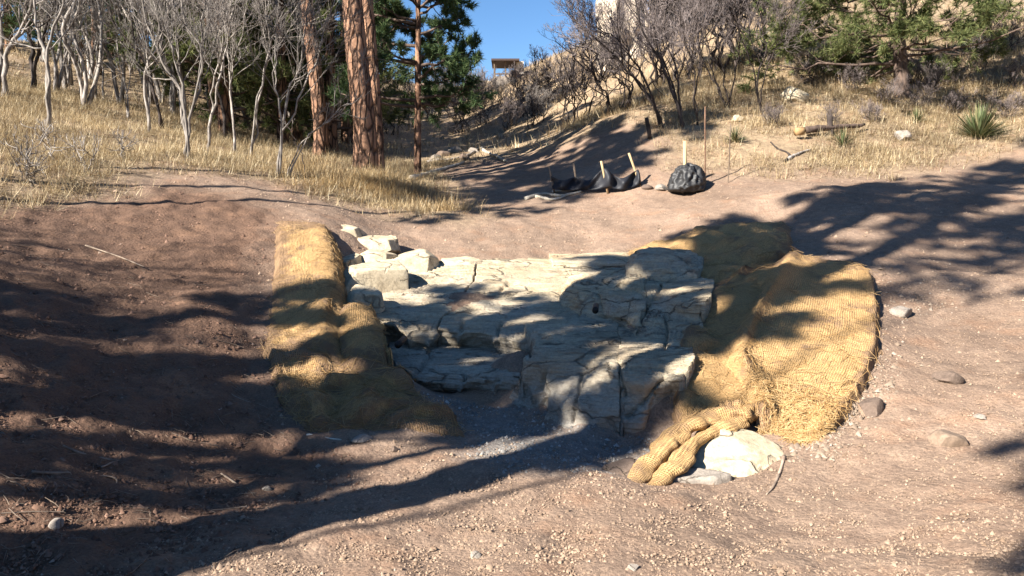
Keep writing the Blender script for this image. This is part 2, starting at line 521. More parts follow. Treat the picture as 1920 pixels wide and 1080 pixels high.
# ------------------------------------------------------------------ rock spillway: rows of points from back to front to foot
def S(z, *pxs):
    out = []
    for q in pxs:
        if len(q) == 3: out.append(P(*q))
        elif isinstance(z, tuple): out.append(PZ(q[0], q[1], *z))
        else: out.append(PZ(q[0], q[1], z))
    return out
B0 = .02
SL = (0.34, 0.156, 8.8)
pieces = [
 ("rock_slab", [S(SL,(690,488),(740,487),(800,487),(890,486)), S(SL,(668,540),(730,528),(810,522),(889,514)), S(SL,(662,566),(720,562),(785,560),(853,572)), S(SL,(682,582),(735,592),(790,598),(826,594)), S(SL,(702,592),(752,606),(795,608),(823,602)),
               S(.2,(718,615),(760,626),(798,626),(824,622)), S(B0,(732,642),(765,654),(800,650),(826,646))], 150, 150, dict()),
 ("rock_slab", [S(SL,(894,486),(945,485),(1000,484),(1048,484),(1100,482),(1200,478)), S(SL,(893,514),(945,516),(1010,517),(1062,517),(1130,505),(1205,492)), S(SL,(857,572),(925,562),(1000,560),(1050,558),(1110,545),(1160,540)),
               S(SL,(830,594),(895,592),(955,597),(1010,606),(1060,600),(1130,585)), S(SL,(827,602),(890,602),(945,609),(1000,624),(1052,632),(1125,604)), S(.2,(826,622),(890,626),(943,632),(1000,646),(1055,650),(1125,625)), S(B0,(828,646),(890,648),(940,656),(998,668),(1055,672),(1125,645))], 190, 150, dict()),
 ("rock_rim", [S(0,(1032,476,12.0),(1110,474,12.0),(1195,470,12.0)), S(0,(1030,484,11.5),(1110,482,11.5),(1195,478,11.5)), S(0,(1034,492,11.3),(1112,494,11.25),(1190,488,11.3)), S(0,(1036,502,11.25),(1112,503,11.2),(1190,497,11.25))], 120, 40, dict(lam=.012)),
 ("rock_shelf", [S(.03,(728,638),(800,634),(872,638),(940,650),(1010,660)), S(.02,(722,660),(800,664),(872,668),(940,674),(1012,684)), S(0,(742,686),(798,694),(862,696),(930,700),(1005,706)), S(-.02,(748,692),(798,702),(862,704),(930,708),(1000,715)),
               S(-.1,(760,704),(798,720),(858,722),(930,724),(995,732)), S(-.25,(772,718),(798,740),(855,742),(930,742),(985,755))], 170, 110, dict(depth=.3)),
 ("rock_block", [S(.36,(985,604),(1050,598),(1120,585),(1163,600)), S(.34,(998,626),(1052,632),(1110,625),(1163,640)), S(.31,(1002,642),(1052,655),(1106,655),(1163,668)), S(.27,(985,655),(1044,668),(1104,668),(1163,680)), S(.18,(972,680),(1034,692),(1092,692),(1163,705)),
               S(.0,(960,712),(1026,730),(1078,745),(1163,755)), S(-.24,(945,752),(1020,776),(1064,806),(1160,812))], 130, 150, dict(rnd=4, amp=.028, depth=.3)),
 ("rock_block", [S(.36,(1164,602),(1200,612),(1240,630),(1300,645)), S(.34,(1164,642),(1196,642),(1240,655),(1300,666)), S(.31,(1163,669),(1200,675),(1240,678),(1292,682)), S(.28,(1164,681),(1200,686),(1240,690),(1286,694)), S(.2,(1166,705),(1205,712),(1240,714),(1284,716)),
               S(.0,(1164,752),(1205,756),(1240,756),(1280,752)), S(-.24,(1160,812),(1200,812),(1240,812),(1278,806))], 110, 150, dict(rnd=4, amp=.028, depth=.3)),
 ("rock_tier", [S(0,(1072,512,10.4),(1104,512,10.1),(1135,506,10.0),(1170,502,10.0),(1209,500,10.0)), S(0,(1060,530,10.05),(1088,528,9.6),(1130,522,9.4),(1170,520,9.3),(1209,522,9.1)), S(0,(1054,546,9.75),(1083,544,9.2),(1122,548,8.9),(1165,556,8.52),(1209,560,8.2)), S(0,(1054,556,9.55),(1082,553,9.15),(1120,560,8.85),(1165,570,8.45),(1208,574,8.1)),
               S(0,(1055,566,9.38),(1082,566,9.05),(1118,576,8.74),(1166,592,8.34),(1204,596,7.9)), S(0,(1060,588,9.0),(1084,584,8.95),(1118,600,8.62),(1170,618,8.25),(1202,642,7.45))], 130, 110, dict(depth=.3, amp=.028)),
 ("rock_tier", [S(.78,(1212,500),(1250,505),(1290,512),(1340,522)), S(.74,(1208,524),(1250,530),(1290,540),(1335,548)), S(.68,(1212,548),(1250,552),(1290,560),(1326,566)), S(.64,(1208,556),(1248,560),(1286,568),(1322,572)), S(.52,(1212,578),(1248,582),(1286,588),(1318,592)), S(.48,(1210,590),(1246,597),(1284,603),(1316,606)),
               S(.45,(1206,600),(1244,606),(1282,612),(1314,614)), S(.28,(1200,642),(1240,655),(1284,668),(1312,670))], 110, 130, dict(depth=.3, amp=.028)),
 ("rock_knob", [S(0,(1180,478,10.0),(1200,468,10.0),(1240,462,10.1),(1290,468,10.2),(1318,484,10.2)), S(0,(1172,492,9.7),(1196,474,9.6),(1238,468,9.7),(1284,476,9.7),(1316,500,9.6)), S(0,(1168,502,9.5),(1193,484,9.45),(1236,480,9.4),(1280,492,9.3),(1314,515,9.2)), S(0,(1170,508,9.4),(1190,500,9.35),(1234,504,9.25),(1278,514,9.2),(1310,530,9.1)), S(0,(1172,516,9.35),(1186,518,9.25),(1230,528,9.1),(1276,538,9.05),(1306,548,9.0))], 90, 70, dict(depth=.4, amp=.04, rnd=5)),
]
# ------------------------------------------------------------------ terrain
ctrl_px = [
 (0,1080,3.35),(450,1080,3.3),(960,1080,3.4),(1450,1080,3.35),(1900,1080,3.1),
 (0,900,4.0),(250,900,4.6),(500,900,4.9),(950,1000,4.0),(1900,1000,3.6),(1700,1000,3.9),
 (0,750,5.0),(250,750,5.8),(500,790,6.15),(0,600,6.3),(250,600,7.3),(400,600,7.7),(0,450,8.5),(250,450,10.0),(400,470,9.9),
 (0,380,10.5),(250,350,12.5),(350,310,14.5),(0,200,17),(100,260,15),(0,130,28),(200,190,24),(400,230,25),(550,260,28),(650,270,30),
 (500,300,18),(600,300,19),(680,318,18),(600,330,16),(700,370,15.5),(600,400,12.8),(500,395,12.3),(750,440,13.0),(850,430,13.5),(900,395,15),
 (950,470,12.4),(1100,470,12.5),(1000,430,13.6),(1150,375,15.5),(1285,358,15.5),(1000,385,15.4),
 (950,760,6.8),(950,850,5.4),(1150,800,6.08),(1150,900,4.8),(800,830,5.75),(1060,820,5.85),
 (1300,905,5.0),(1450,885,5.12),(1640,745,6.0),(1550,800,5.6),
 (1700,600,7.8),(1750,700,6.4),(1700,850,5.0),(1900,800,5.2),(1900,600,7.6),(1900,500,9.5),(1900,420,11.5),(1700,420,11.5),(1700,500,9.3),
 (1500,420,12.2),(1300,400,13.5),(1400,370,14.0),(1900,372,13),(1500,362,13.5),(1700,365,13.2),
 (1900,340,15),(1700,335,15.4),(1500,340,15.6),(1800,300,17),(1900,262,18),(1900,200,21),(1900,100,25),(1900,20,30),(1690,180,22),(1690,300,17),(1500,310,16.5),
 (1500,200,21),(1400,200,21),(1250,245,19),(1250,300,17),(1150,335,16.5),(1180,225,20.5),(1100,240,22),(1200,120,35),(1200,60,42),(1030,110,60),(960,155,75),(850,185,80),
 (1000,250,30),(1000,290,22),(850,290,25),(760,275,32),(800,220,45),(760,335,20),(860,330,19),(880,365,17),(1000,350,17.5),(1000,368,16.3),(1100,310,18.5),
]
ctrl_w = [(0,0,0),(-4,0,.35),(4,0,.15),(-4,-6,.6),(-8,4,1.4),(-10,8,2.3),(-14,12,4.2),(-20,5,5),(-7,0,.8),(8,4,.9),(8,8,1.3),(12,13,2.3),(14,18,4.0),
 (20,22,7),(25,35,13),(40,60,22),(-30,30,9),(-40,60,14),(-15,60,13),(0,-10,-.3),(-10,-10,1.5),(10,-10,1.2),(-20,-20,4),(20,-20,4),(30,0,5),(-35,0,9),(0,110,17),(45,100,26),(-45,100,18),
 (0,220,20),(90,200,30),(-90,200,24),(-100,60,22),(100,60,32),(0,-60,-2),(100,-60,10),(-100,-60,14)]
ctrl = [P(*c) for c in ctrl_px] + [np.array(c, float) for c in ctrl_w]
for nm, g in BL.items():
    for row in g[::2]:
        for c in row[::2]:
            q = P(*c); q[2] -= 0.07
            ctrl.append(q)
for nm, rows, nu, nv, kw in pieces:
    if nm in ("rock_rim", "rock_knob"): continue
    for row in (rows[1], rows[len(rows) // 2], rows[-1]):
        for q in row[::2] + [row[-1]]:
            q = np.array(q, float); q[2] += .02 if row is rows[-1] and nm in ('rock_shelf', 'rock_block') else -.13
            ctrl.append(q)
ctrl = np.array(ctrl)

def tps_phi(r2):
    return 0.5 * r2 * np.log(r2 + 1e-9)

def warp(x, y):
    """compress distance so far and near controls weigh alike"""
    r = np.sqrt(x * x + y * y) + 1e-6
    k = 12 * np.log1p(r / 12) / r
    return x * k, y * k

def tps_fit(c, lam):
    x, y = warp(c[:, 0], c[:, 1])
    n = len(c)
    r2 = (x[:, None] - x) ** 2 + (y[:, None] - y) ** 2
    A = np.zeros((n + 3, n + 3))
    A[:n, :n] = tps_phi(r2) + lam * np.eye(n)
    A[:n, n:] = np.stack([np.ones(n), x, y], 1)
    A[n:, :n] = A[:n, n:].T
    w = np.linalg.solve(A, np.concatenate([c[:, 2], np.zeros(3)]))
    return x, y, w
TX, TY, TW = tps_fit(ctrl, 0.01)

def base_h(x, y):
    x = np.asarray(x, float); y = np.asarray(y, float)
    sh = np.broadcast(x, y).shape
    x = np.broadcast_to(x, sh).ravel(); y = np.broadcast_to(y, sh).ravel()
    out = np.empty(x.size)
    for i in range(0, x.size, 20000):
        a, b = warp(x[i:i + 20000], y[i:i + 20000])
        r2 = (a[:, None] - TX) ** 2 + (b[:, None] - TY) ** 2
        out[i:i + 20000] = tps_phi(r2) @ TW[:-3] + TW[-3] + TW[-2] * a + TW[-1] * b
    return out.reshape(sh)

def in_poly(x, y, poly):
    poly = np.asarray(poly)
    c = np.zeros(np.shape(x), bool)
    j = len(poly) - 1
    for i in range(len(poly)):
        xi, yi, xj, yj = poly[i, 0], poly[i, 1], poly[j, 0], poly[j, 1]
        hit = ((yi > y) != (yj > y)) & (x < (xj - xi) * (y - yi) / (yj - yi + 1e-12) + xi)
        c ^= hit
        j = i
    return c

def ground_px(px, py, dmin=2.2, dmax=140):
    """first crossing of the view ray through a pixel with the terrain"""
    v = ray(px, py)
    d = np.geomspace(dmin, dmax, 500)
    pts = EYE + v * (d / v[1])[:, None]
    below = pts[:, 2] < base_h(pts[:, 0], pts[:, 1])
    k = int(np.argmax(below)) if below.any() else len(d) - 1
    a, b = d[max(k - 1, 0)], d[k]
    for _ in range(14):
        m = (a + b) / 2
        q = EYE + v * (m / v[1])
        if q[2] < base_h(q[0], q[1]): b = m
        else: a = m
    return EYE + v * (b / v[1])

dirt_px = [(-60,400),(0,384),(110,374),(170,372),(225,362),(258,328),(340,318),(420,324),(500,334),(560,352),(640,378),(720,398),(800,408),(860,418),(905,410),(912,392),
           (850,345),(800,318),(870,305),(960,292),(1060,270),(1180,222),(1225,250),(1260,300),(1330,318),(1440,330),(1560,322),(1660,325),(1740,318),(1830,285),(1930,270)]
dirt_poly = np.array([ground_px(*q)[:2] for q in dirt_px] + [(22, 16), (22, -12), (-22, -12), (-9, 4)])
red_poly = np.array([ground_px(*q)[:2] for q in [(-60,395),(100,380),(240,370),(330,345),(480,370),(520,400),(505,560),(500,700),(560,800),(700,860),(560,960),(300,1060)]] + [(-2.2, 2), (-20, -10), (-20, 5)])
sand_poly = np.array([ground_px(*q)[:2] for q in [(740,700),(800,735),(990,740),(1060,800),(1150,805),(1240,830),(1210,880),(1140,890),(1060,880),(950,885),(870,850),(860,780),(790,740)]])

def poly_soft(x, y, poly, w, s):
    """soft, noisy inside mask"""
    acc = 0
    for k, (ox, oy) in enumerate(((0, 0), (w, 0), (-w, 0), (0, w), (0, -w), (.7 * w, .7 * w), (-.7 * w, .7 * w), (.7 * w, -.7 * w), (-.7 * w, -.7 * w))):
        jx = fbm(xyz(x * 1.1, y * 1.1, s), 3, s) * w
        jy = fbm(xyz(x * 1.1, y * 1.1, s + 9), 3, s + 3) * w
        acc = acc + in_poly(x + ox + jx, y + oy + jy, poly)
    return acc / 9.0

def ground(x, y):
    """terrain with its relief"""
    x = np.asarray(x, float); y = np.asarray(y, float)
    r = np.sqrt(x * x + y * y)
    h = base_h(x, y)
    h = h + 0.07 * fbm(xyz(x * .7, y * .7), 3, 3) * sstep(2, 9, r) + 0.35 * fbm(xyz(x * .15, y * .15), 3, 5) * sstep(16, 40, r)
    h = h + 0.03 * fbm(xyz(x * 3.1, y * 3.1), 2, 11)
    return h

def build_terrain():
    fine = np.radians(np.linspace(-40, 40, 350))
    coarse = np.radians(np.linspace(40, 320, 80)[1:-1])
    th = np.concatenate([fine, coarse])
    rr = np.concatenate([[0.3, 0.8, 1.4], np.geomspace(2.0, 22, 430), np.geomspace(22.4, 330, 80)])
    X = rr[:, None] * np.sin(th)
    Y = rr[:, None] * np.cos(th)
    Z = ground(X, Y)
    near = sstep(30, 10, rr)[:, None]
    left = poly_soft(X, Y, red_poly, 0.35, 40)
    dirt = poly_soft(X, Y, dirt_poly, 0.45, 50)
    sand = poly_soft(X, Y, sand_poly, 0.22, 60)
    n1 = fbm(xyz(X * 7, Y * 7), 2, 21)
    n2 = fbm(xyz(X * 5, Y * 5), 3, 29)
    Z = Z + near * (0.012 + 0.014 * left) * n1
    Z = Z + near * left * 0.045 * np.clip(n2, 0, 1)
    # the ground is pressed down a little under the blankets
    n0, nth = X.shape
    V = np.stack([X, Y, Z], -1).reshape(-1, 3)
    i = np.arange(n0 - 1)[:, None] * nth
    j = np.arange(nth)[None, :]
    j2 = (j + 1) % nth
    q = np.stack([i + j, i + nth + j, i + nth + j2, i + j2], -1).reshape(-1, 4)
    V = np.concatenate([V, [[0, 0, float(ground(0.0, 0.0))]]])
    c = len(V) - 1
    t = np.stack([np.full(nth, c), np.arange(nth), (np.arange(nth) + 1) % nth], -1)
    z1 = np.array([0.0])
    me = mesh_data("ground", V, [q[:, ::-1], t[:, ::-1]], M_ground, True,
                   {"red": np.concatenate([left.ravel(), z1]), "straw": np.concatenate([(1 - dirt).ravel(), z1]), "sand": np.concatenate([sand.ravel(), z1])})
    tag(obj("ground", me), kind="structure")
build_terrain()

def grid_patch(ctrl_rows, nu, nv):
    """smooth surface through a control grid (Catmull-Rom both ways)"""
    G = np.array([[P(*c) for c in row] for row in ctrl_rows])
    def interp(A, t):
        n = len(A)
        Ap = np.concatenate([[2 * A[0] - A[1]], A, [2 * A[-1] - A[-2]]])
        k = np.clip(np.floor(t).astype(int), 0, n - 2)
        f = (t - k).reshape(-1, *([1] * (A.ndim - 1)))
        p0, p1, p2, p3 = Ap[k], Ap[k + 1], Ap[k + 2], Ap[k + 3]
        return 0.5 * (2 * p1 + (p2 - p0) * f + (2 * p0 - 5 * p1 + 4 * p2 - p3) * f ** 2 + (3 * p1 - p0 - 3 * p2 + p3) * f ** 3)
    A = interp(G, np.linspace(0, G.shape[0] - 1, nv))
    A = interp(A.transpose(1, 0, 2), np.linspace(0, G.shape[1] - 1, nu)).transpose(1, 0, 2)
    return A

def patch_normals(A):
    du = np.gradient(A, axis=1); dv = np.gradient(A, axis=0)
    n = np.cross(du, dv)
    n /= np.linalg.norm(n, axis=2, keepdims=True) + 1e-9
    return np.where(n[..., 2:3] < 0, -n, n)

def fold_mesh(name, A, fold, thick=0.02, ragged=0.11, seed=0, material=None, lowr=.14):
    nv, nu, _ = A.shape
    n = patch_normals(A)
    cre = 1 - np.abs(fbm(A * np.array([4.5, 4.5, 4.5]), 3, seed + 70)) * 3
    A = A + n * (fold + .014 * np.clip(cre, -.6, 1))[..., None]
    # ragged border
    e = np.zeros((nv, nu, 3))
    jit = fbm(A * 3.0, 3, seed + 5)
    for (sl, dirv) in (((slice(None), 0), A[:, 0] - A[:, 1]), ((slice(None), -1), A[:, -1] - A[:, -2]), ((0, slice(None)), A[0] - A[1]), ((-1, slice(None)), A[-1] - A[-2])):
        dv = dirv / (np.linalg.norm(dirv, axis=-1, keepdims=True) + 1e-9)
        e[sl] += dv * (jit[sl] * ragged)[..., None]
    A = A + e
    gz = ground(A[..., 0], A[..., 1])
    A[..., 2] = np.maximum(A[..., 2], gz + 0.025)
    ii = np.minimum(np.arange(nv), np.arange(nv)[::-1])[:, None]; jj = np.minimum(np.arange(nu), np.arange(nu)[::-1])[None]
    tt = np.minimum(ii, jj) + 1.5 * fbm(A * 5, 3, seed + 9)
    lowz = sstep(lowr * 1.6, lowr, A[..., 2] - gz)
    pull = (1 - sstep(0, 5.0, tt)) * lowz
    A[..., 2] = A[..., 2] * (1 - pull) + (gz - .012) * pull
    rimv = np.exp(-np.clip(tt, 0, None) / 6.5) * lowz
    n = patch_normals(A)
    lo = A - n * thick
    # sink the rim so the sheet closes onto the ground
    V = np.concatenate([A.reshape(-1, 3), lo.reshape(-1, 3)])
    i = np.arange(nv - 1)[:, None] * nu; j = np.arange(nu - 1)[None]
    q = np.stack([i + j, i + j + 1, i + nu + j + 1, i + nu + j], -1).reshape(-1, 4)
    o = nv * nu
    rim = np.concatenate([np.arange(nu), np.arange(1, nv) * nu + nu - 1, (nv - 1) * nu + np.arange(nu - 2, -1, -1), np.arange(nv - 2, 0, -1) * nu])
    r2 = np.roll(rim, -1)
    side = np.stack([rim, rim + o, r2 + o, r2], -1)
    me = mesh_data(name, V, [q[:, ::-1], q + o, side], material or M_jute, True, {"rim": np.concatenate([rimv.ravel()] * 2)})
    # uv in metres
    su = np.concatenate([[0], np.cumsum(np.linalg.norm(np.diff(A, axis=1), axis=2).mean(0))])
    sv = np.concatenate([[0], np.cumsum(np.linalg.norm(np.diff(A, axis=0), axis=2).mean(1))])
    UV = np.stack(np.meshgrid(su, sv), -1).reshape(-1, 2)
    UV = np.concatenate([UV, UV])
    idx = np.empty(len(me.loops), np.int32); me.loops.foreach_get("vertex_index", idx)
    uvl = me.uv_layers.new(name="UVMap")
    uvl.data.foreach_set("uv", UV[idx].astype(np.float32).ravel())
    return me, A

def fibres(A, n, seed, length=(0.08, 0.25), rad=0.0018, lift=0.012, bias=None):
    """loose strands lying along a sheet"""
    r = np.random.default_rng(seed)
    nv, nu, _ = A.shape
    if bias is None:
        v = r.integers(0, nv, n); u = r.integers(0, nu, n)
    else:
        v, u = bias(r, nv, nu, n)
    p0 = A[v, u]
    nn = patch_normals(A)[v, u]
    t = r.normal(size=(n, 3)); t -= nn * (t * nn).sum(1, keepdims=True); t /= np.linalg.norm(t, axis=1, keepdims=True)
    s = np.cross(nn, t)
    L = r.uniform(*length, n)
    bend = r.normal(0, 0.5, n)
    k = np.linspace(-.5, .5, 4)
    pts = p0[:, None] + L[:, None, None] * (k[None, :, None] * t[:, None] + (bend[:, None] * (k ** 2 - .1))[..., None] * s[:, None])
    pts = pts + nn[:, None] * (lift * (0.5 + r.uniform(0, 1.2, (n, 4)))[..., None])
    b = Batch()
    b.tubes(pts, np.full((n, 4), rad), 3)
    return b.mesh("loose_fibre", M_fibre)

def blanket(key, label, nu, nv, foldfn, seed, nf, group="coir erosion blankets lining the channel banks", **kw):
    A0 = grid_patch(BL[key], nu, nv)
    me, A = fold_mesh("erosion_blanket", A0, foldfn(A0), seed=seed, **kw)
    o = obj("erosion_blanket", me)
    tag(o, label, "erosion blanket", group)
    f = obj("loose_fibre", fibres(A, nf, seed), o)
    f["kind"] = "stuff"
    return o, A

def uvgrid(A):
    nv, nu, _ = A.shape
    return np.meshgrid(np.linspace(0, 1, nu), np.linspace(0, 1, nv))

def folds_flat(A):
    u, v = uvgrid(A)
    return 0.018 * fbm(A * np.array([2.0, 2.0, 2.0]), 4, 77) + 0.012 * np.abs(fbm(A * np.array([2.5, 7, 7]), 3, 78))
def folds_crumple(A):
    u, v = uvgrid(A)
    w = fbm(A * 1.5, 2, 80)
    return 0.05 * np.sin(v * 24 + u * 7 + 7 * w) * (0.4 + 0.6 * u) + 0.05 * fbm(A * 4, 4, 81) + 0.04 * np.sin(v * 11 - u * 9 + 5 * w)
def folds_long(A):
    u, v = uvgrid(A)
    w = fbm(A * 1.2, 2, 90)
    return 0.075 * np.sin(v * 19 - u * 9 + 6 * w) * (0.35 + .65 * np.sin(3.1 * v)) + 0.05 * fbm(A * 3.5, 4, 91)
def folds_main(A):
    u, v = uvgrid(A)
    w = fbm(A * 1.0, 2, 95)
    ridge = np.exp(-((u - .42 - .06 * np.sin(9 * v)) / .07) ** 2)
    hol = np.exp(-((u - .2) / .11) ** 2)
    return 0.11 * ridge - 0.09 * hol + 0.02 * np.sin(v * 60 + 6 * w) * hol + 0.065 * np.sin(u * 12 - v * 15 + 5 * w) * sstep(.7, .3, u) + 0.02 * fbm(A * 3, 4, 96) + 0.012 * fbm(A * 9, 3, 97)

blanket("left", "flat sunlit tan coir blanket pinned on the upper left bank beside the stacked boulders", 80, 110, folds_flat, 1, 500)
blanket("flap", "short tan coir flap hanging into the channel left of the rock ledges", 50, 60, folds_flat, 2, 150)
blanket("lower", "crumpled brown coir blanket bunched at the foot of the left bank", 110, 90, folds_crumple, 3, 900, material=M_jute_dirty)
blanket("upper", "wavy folded tan coir strip along the top right rim of the rock ledges", 110, 90, folds_long, 4, 500)
def edge_bias(r, nv, nu, n):
    v = np.clip((nv * (1 - np.abs(r.normal(0, .12, n)))).astype(int), 0, nv - 1)
    u = np.clip((nu * r.uniform(.45, 1.0, n)).astype(int), 0, nu - 1)
    return v, u
o_main, A_main = blanket("main", "largest golden coir blanket draped over the right bank with frayed lower edge", 130, 130, folds_main, 5, 900, lowr=.34)
f2 = obj("frayed_edge", fibres(A_main, 2000, 55, (0.05, 0.2), 0.0019, 0.022, edge_bias), o_main)
f2["kind"] = "stuff"

# rolled tail of the right blanket: two twisted rolls side by side
def roll(path, rad, ns=20, m=90, seed=0):
    p = np.array([P(*c) for c in path])
    t = np.linspace(0, len(p) - 1, m)
    k = np.clip(np.floor(t).astype(int), 0, len(p) - 2); f = (t - k)[:, None]
    pp = np.concatenate([[2 * p[0] - p[1]], p, [2 * p[-1] - p[-2]]])
    p0, p1, p2, p3 = pp[k], pp[k + 1], pp[k + 2], pp[k + 3]
    q = 0.5 * (2 * p1 + (p2 - p0) * f + (2 * p0 - 5 * p1 + 4 * p2 - p3) * f ** 2 + (3 * p1 - p0 - 3 * p2 + p3) * f ** 3)
    R = np.interp(t, np.arange(len(rad)), rad)
    T = np.gradient(q, axis=0); T /= np.linalg.norm(T, axis=1, keepdims=True)
    U = np.cross(T, [0, 0, 1.0]); U /= np.linalg.norm(U, axis=1, keepdims=True)
    W = np.cross(U, T)
    a = np.arange(ns) / ns * 2 * np.pi
    V = q[:, None] + R[:, None, None] * (1.25 * np.cos(a)[None, :, None] * U[:, None] + 0.72 * np.sin(a)[None, :, None] * W[:, None])
    d = V - q[:, None]
    s = np.arange(m)[:, None] / m
    wr = 0.24 * np.sin(a[None] * 2 + s * 25 + 4 * fbm(V * 4, 2, seed)) + 0.5 * fbm(V * 7, 4, seed + 1)
    V = q[:, None] + d * (1 + wr[..., None])
    i = np.arange(m - 1)[:, None] * ns; j = np.arange(ns)[None]; j2 = (j + 1) % ns
    qd = np.stack([i + j, i + j2, i + ns + j2, i + ns + j], -1).reshape(-1, 4)
    caps = np.stack([np.arange(ns)[::-1], (m - 1) * ns + np.arange(ns)])
    me = mesh_data("roll", V.reshape(-1, 3), [qd, caps], M_jute)
    L = np.concatenate([[0], np.cumsum(np.linalg.norm(np.diff(q, axis=0), axis=1))])
    UV = np.stack(np.broadcast_arrays(L[:, None], (a * np.mean(R))[None]), -1).reshape(-1, 2)
    idx = np.empty(len(me.loops), np.int32); me.loops.foreach_get("vertex_index", idx)
    me.uv_layers.new(name="UVMap").data.foreach_set("uv", UV[idx].astype(np.float32).ravel())
    return me
tail_c = P(1280, 850, 5.35)
tail = empty("rolled_blanket", tail_c, "twisted golden coir blanket end rolled down over the pale boulder", "erosion blanket")
obj("roll", roll([(1400,772,5.8),(1340,782,5.75),(1290,800,5.6),(1245,838,5.35),(1210,880,5.08),(1178,915,4.85)], [0.08,0.085,0.07,0.075,0.06,0.03], seed=5), tail)
obj("roll", roll([(1398,790,5.7),(1348,806,5.6),(1308,830,5.42),(1278,864,5.18),(1240,898,4.98),(1190,930,4.78)], [0.05,0.07,0.062,0.068,0.055,0.025], seed=9), tail)
obj("roll", roll([(1350,765,5.92),(1375,760,5.9),(1400,768,5.85),(1412,785,5.75)], [0.04,0.06,0.06,0.035], m=40, seed=12), tail)

# ------------------------------------------------------------------ rocks
def hull_block(top, zbot, flare=0.06, voxel=0.03, seed=0, amp=0.03, strata=0.02, terr=0.0, grow=0.05, soft=4, facets=0):
    """a sculpted rock ledge: the top outline given as 3D points, sides flaring down to zbot"""
    top = np.array(top)
    c = top.mean(0)
    e = top[:, :2] - c[:2]
    top[:, :2] += e / np.linalg.norm(e, axis=1, keepdims=True) * grow
    bm = bmesh.new()
    n = len(top)
    bot = top.copy()
    d = bot[:, :2] - c[:2]
    d /= np.linalg.norm(d, axis=1, keepdims=True)
    bot[:, :2] += d * flare * (1.0 + 0.0 * d[:, 1:2])
    bot[:, 2] = zbot
    vt = [bm.verts.new(v) for v in top]
    vb = [bm.verts.new(v) for v in bot]
    bm.faces.new(vt)
    bm.faces.new(vb[::-1])
    for i in range(n):
        j = (i + 1) % n
        bm.faces.new((vt[i], vb[i], vb[j], vt[j]))
    bmesh.ops.recalc_face_normals(bm, faces=bm.faces)
    me = bpy.data.meshes.new("tmp")
    bm.to_mesh(me); bm.free()
    o = bpy.data.objects.new("tmp", me)
    C.objects.link(o)
    md = o.modifiers.new("r", 'REMESH'); md.mode = 'VOXEL'; md.voxel_size = voxel
    sm = o.modifiers.new("s", 'SMOOTH'); sm.factor = 0.5; sm.iterations = soft
    dg = bpy.context.evaluated_depsgraph_get()
    em = bpy.data.meshes.new_from_object(o.evaluated_get(dg))
    bpy.data.objects.remove(o); bpy.data.meshes.remove(me)
    nv = len(em.vertices)
    V = np.empty(nv * 3, np.float32); em.vertices.foreach_get("co", V); V = V.reshape(-1, 3).astype(float)
    Nn = np.empty(nv * 3, np.float32); em.vertices.foreach_get("normal", Nn); Nn = Nn.reshape(-1, 3).astype(float)
    side = 1 - np.abs(Nn[:, 2]) ** 2
    big = fbm(V * 2.6, 4, seed)
    sm_ = fbm(V * 9, 4, seed + 7)
    zz = V[:, 2] + 0.05 * fbm(V * np.array([1.2, 1.2, 1.2]), 3, seed + 3)
    st = fbm(np.stack([V[:, 0] * .8, V[:, 1] * .8, zz * 14], -1), 3, seed + 13)
    # chipped facets: ridged noise carves the faces
    ridg = 1 - np.abs(fbm(V * np.array([3.2, 3.2, 1.8]), 3, seed + 23)) * 2.2
    wv = np.stack([fbm(V * 1.1 + 9, 2, 55), fbm(V * 1.1 + 31, 2, 56), 0 * V[:, 0]], -1)
    V = V + wv * 0.07 * sstep(0.0, 0.5, side)[:, None]
    off = amp * (0.9 * big + 0.35 * sm_) + side * (strata * st + amp * 0.9 * np.clip(ridg, -1, 1)) + (1 - side) * strata * 0.45 * st
    V = V + Nn * off[:, None]
    if terr > 0:
        # the sloping top breaks into low bedding steps
        upw = np.clip(Nn[:, 2], 0, 1) ** 4
        q = (V[:, 2] + 0.10 * fbm(np.stack([V[:, 0] * 1.4, V[:, 1] * 1.4, V[:, 2] * 0], -1), 4, seed + 31)) / terr
        f = q - np.floor(q)
        g = np.floor(q) + sstep(0.72, 1.0, f)
        V[:, 2] += upw * (g - q) * terr * 0.85
    if facets:
        rr_ = np.random.default_rng(seed)
        cc = V.mean(0); D = V - cc
        for _ in range(facets):
            dv = rr_.normal(size=3) * np.array([1, 1, .8]); dv /= np.linalg.norm(dv)
            sv = D @ dv; h = sv.max() * rr_.uniform(.66, .88)
            D = D - np.clip(sv - h, 0, None)[:, None] * dv * .92
        V = cc + D
    em.vertices.foreach_set("co", V.astype(np.float32).ravel())
    em.polygons.foreach_set("use_smooth", np.ones(len(em.polygons), bool))
    em.update()
    return em

def TP(zplane, *pxs):
    """top outline from pixels: z constant, or (z0, slope, d0)"""
    if isinstance(zplane, tuple): return [PZ(a, b, *zplane) for a, b in pxs]
    return [PZ(a, b, zplane) for a, b in pxs]

def TD(df, db, *pxs):
    """top outline from pixels whose distance runs from df (lowest pixel) to db (highest)"""
    ys = [b for a, b in pxs]
    lo, hi = max(ys), min(ys)
    return [P(a, b, df + (db - df) * (lo - b) / (lo - hi)) for a, b in pxs]

spill = empty("rock_spillway", P(1000, 700, 8), "stepped cream and grey sculpted rock spillway in the middle of the channel", "rock ledges")

def seg_dist(px, py, line):
    """distance in pixels from points to a polyline"""
    best = np.full(np.shape(px), 1e9)
    for (ax, ay), (bx, by) in zip(line[:-1], line[1:]):
        dx, dy = bx - ax, by - ay
        t = np.clip(((px - ax) * dx + (py - ay) * dy) / (dx * dx + dy * dy), 0, 1)
        best = np.minimum(best, np.hypot(px - ax - t * dx, py - ay - t * dy))
    return best

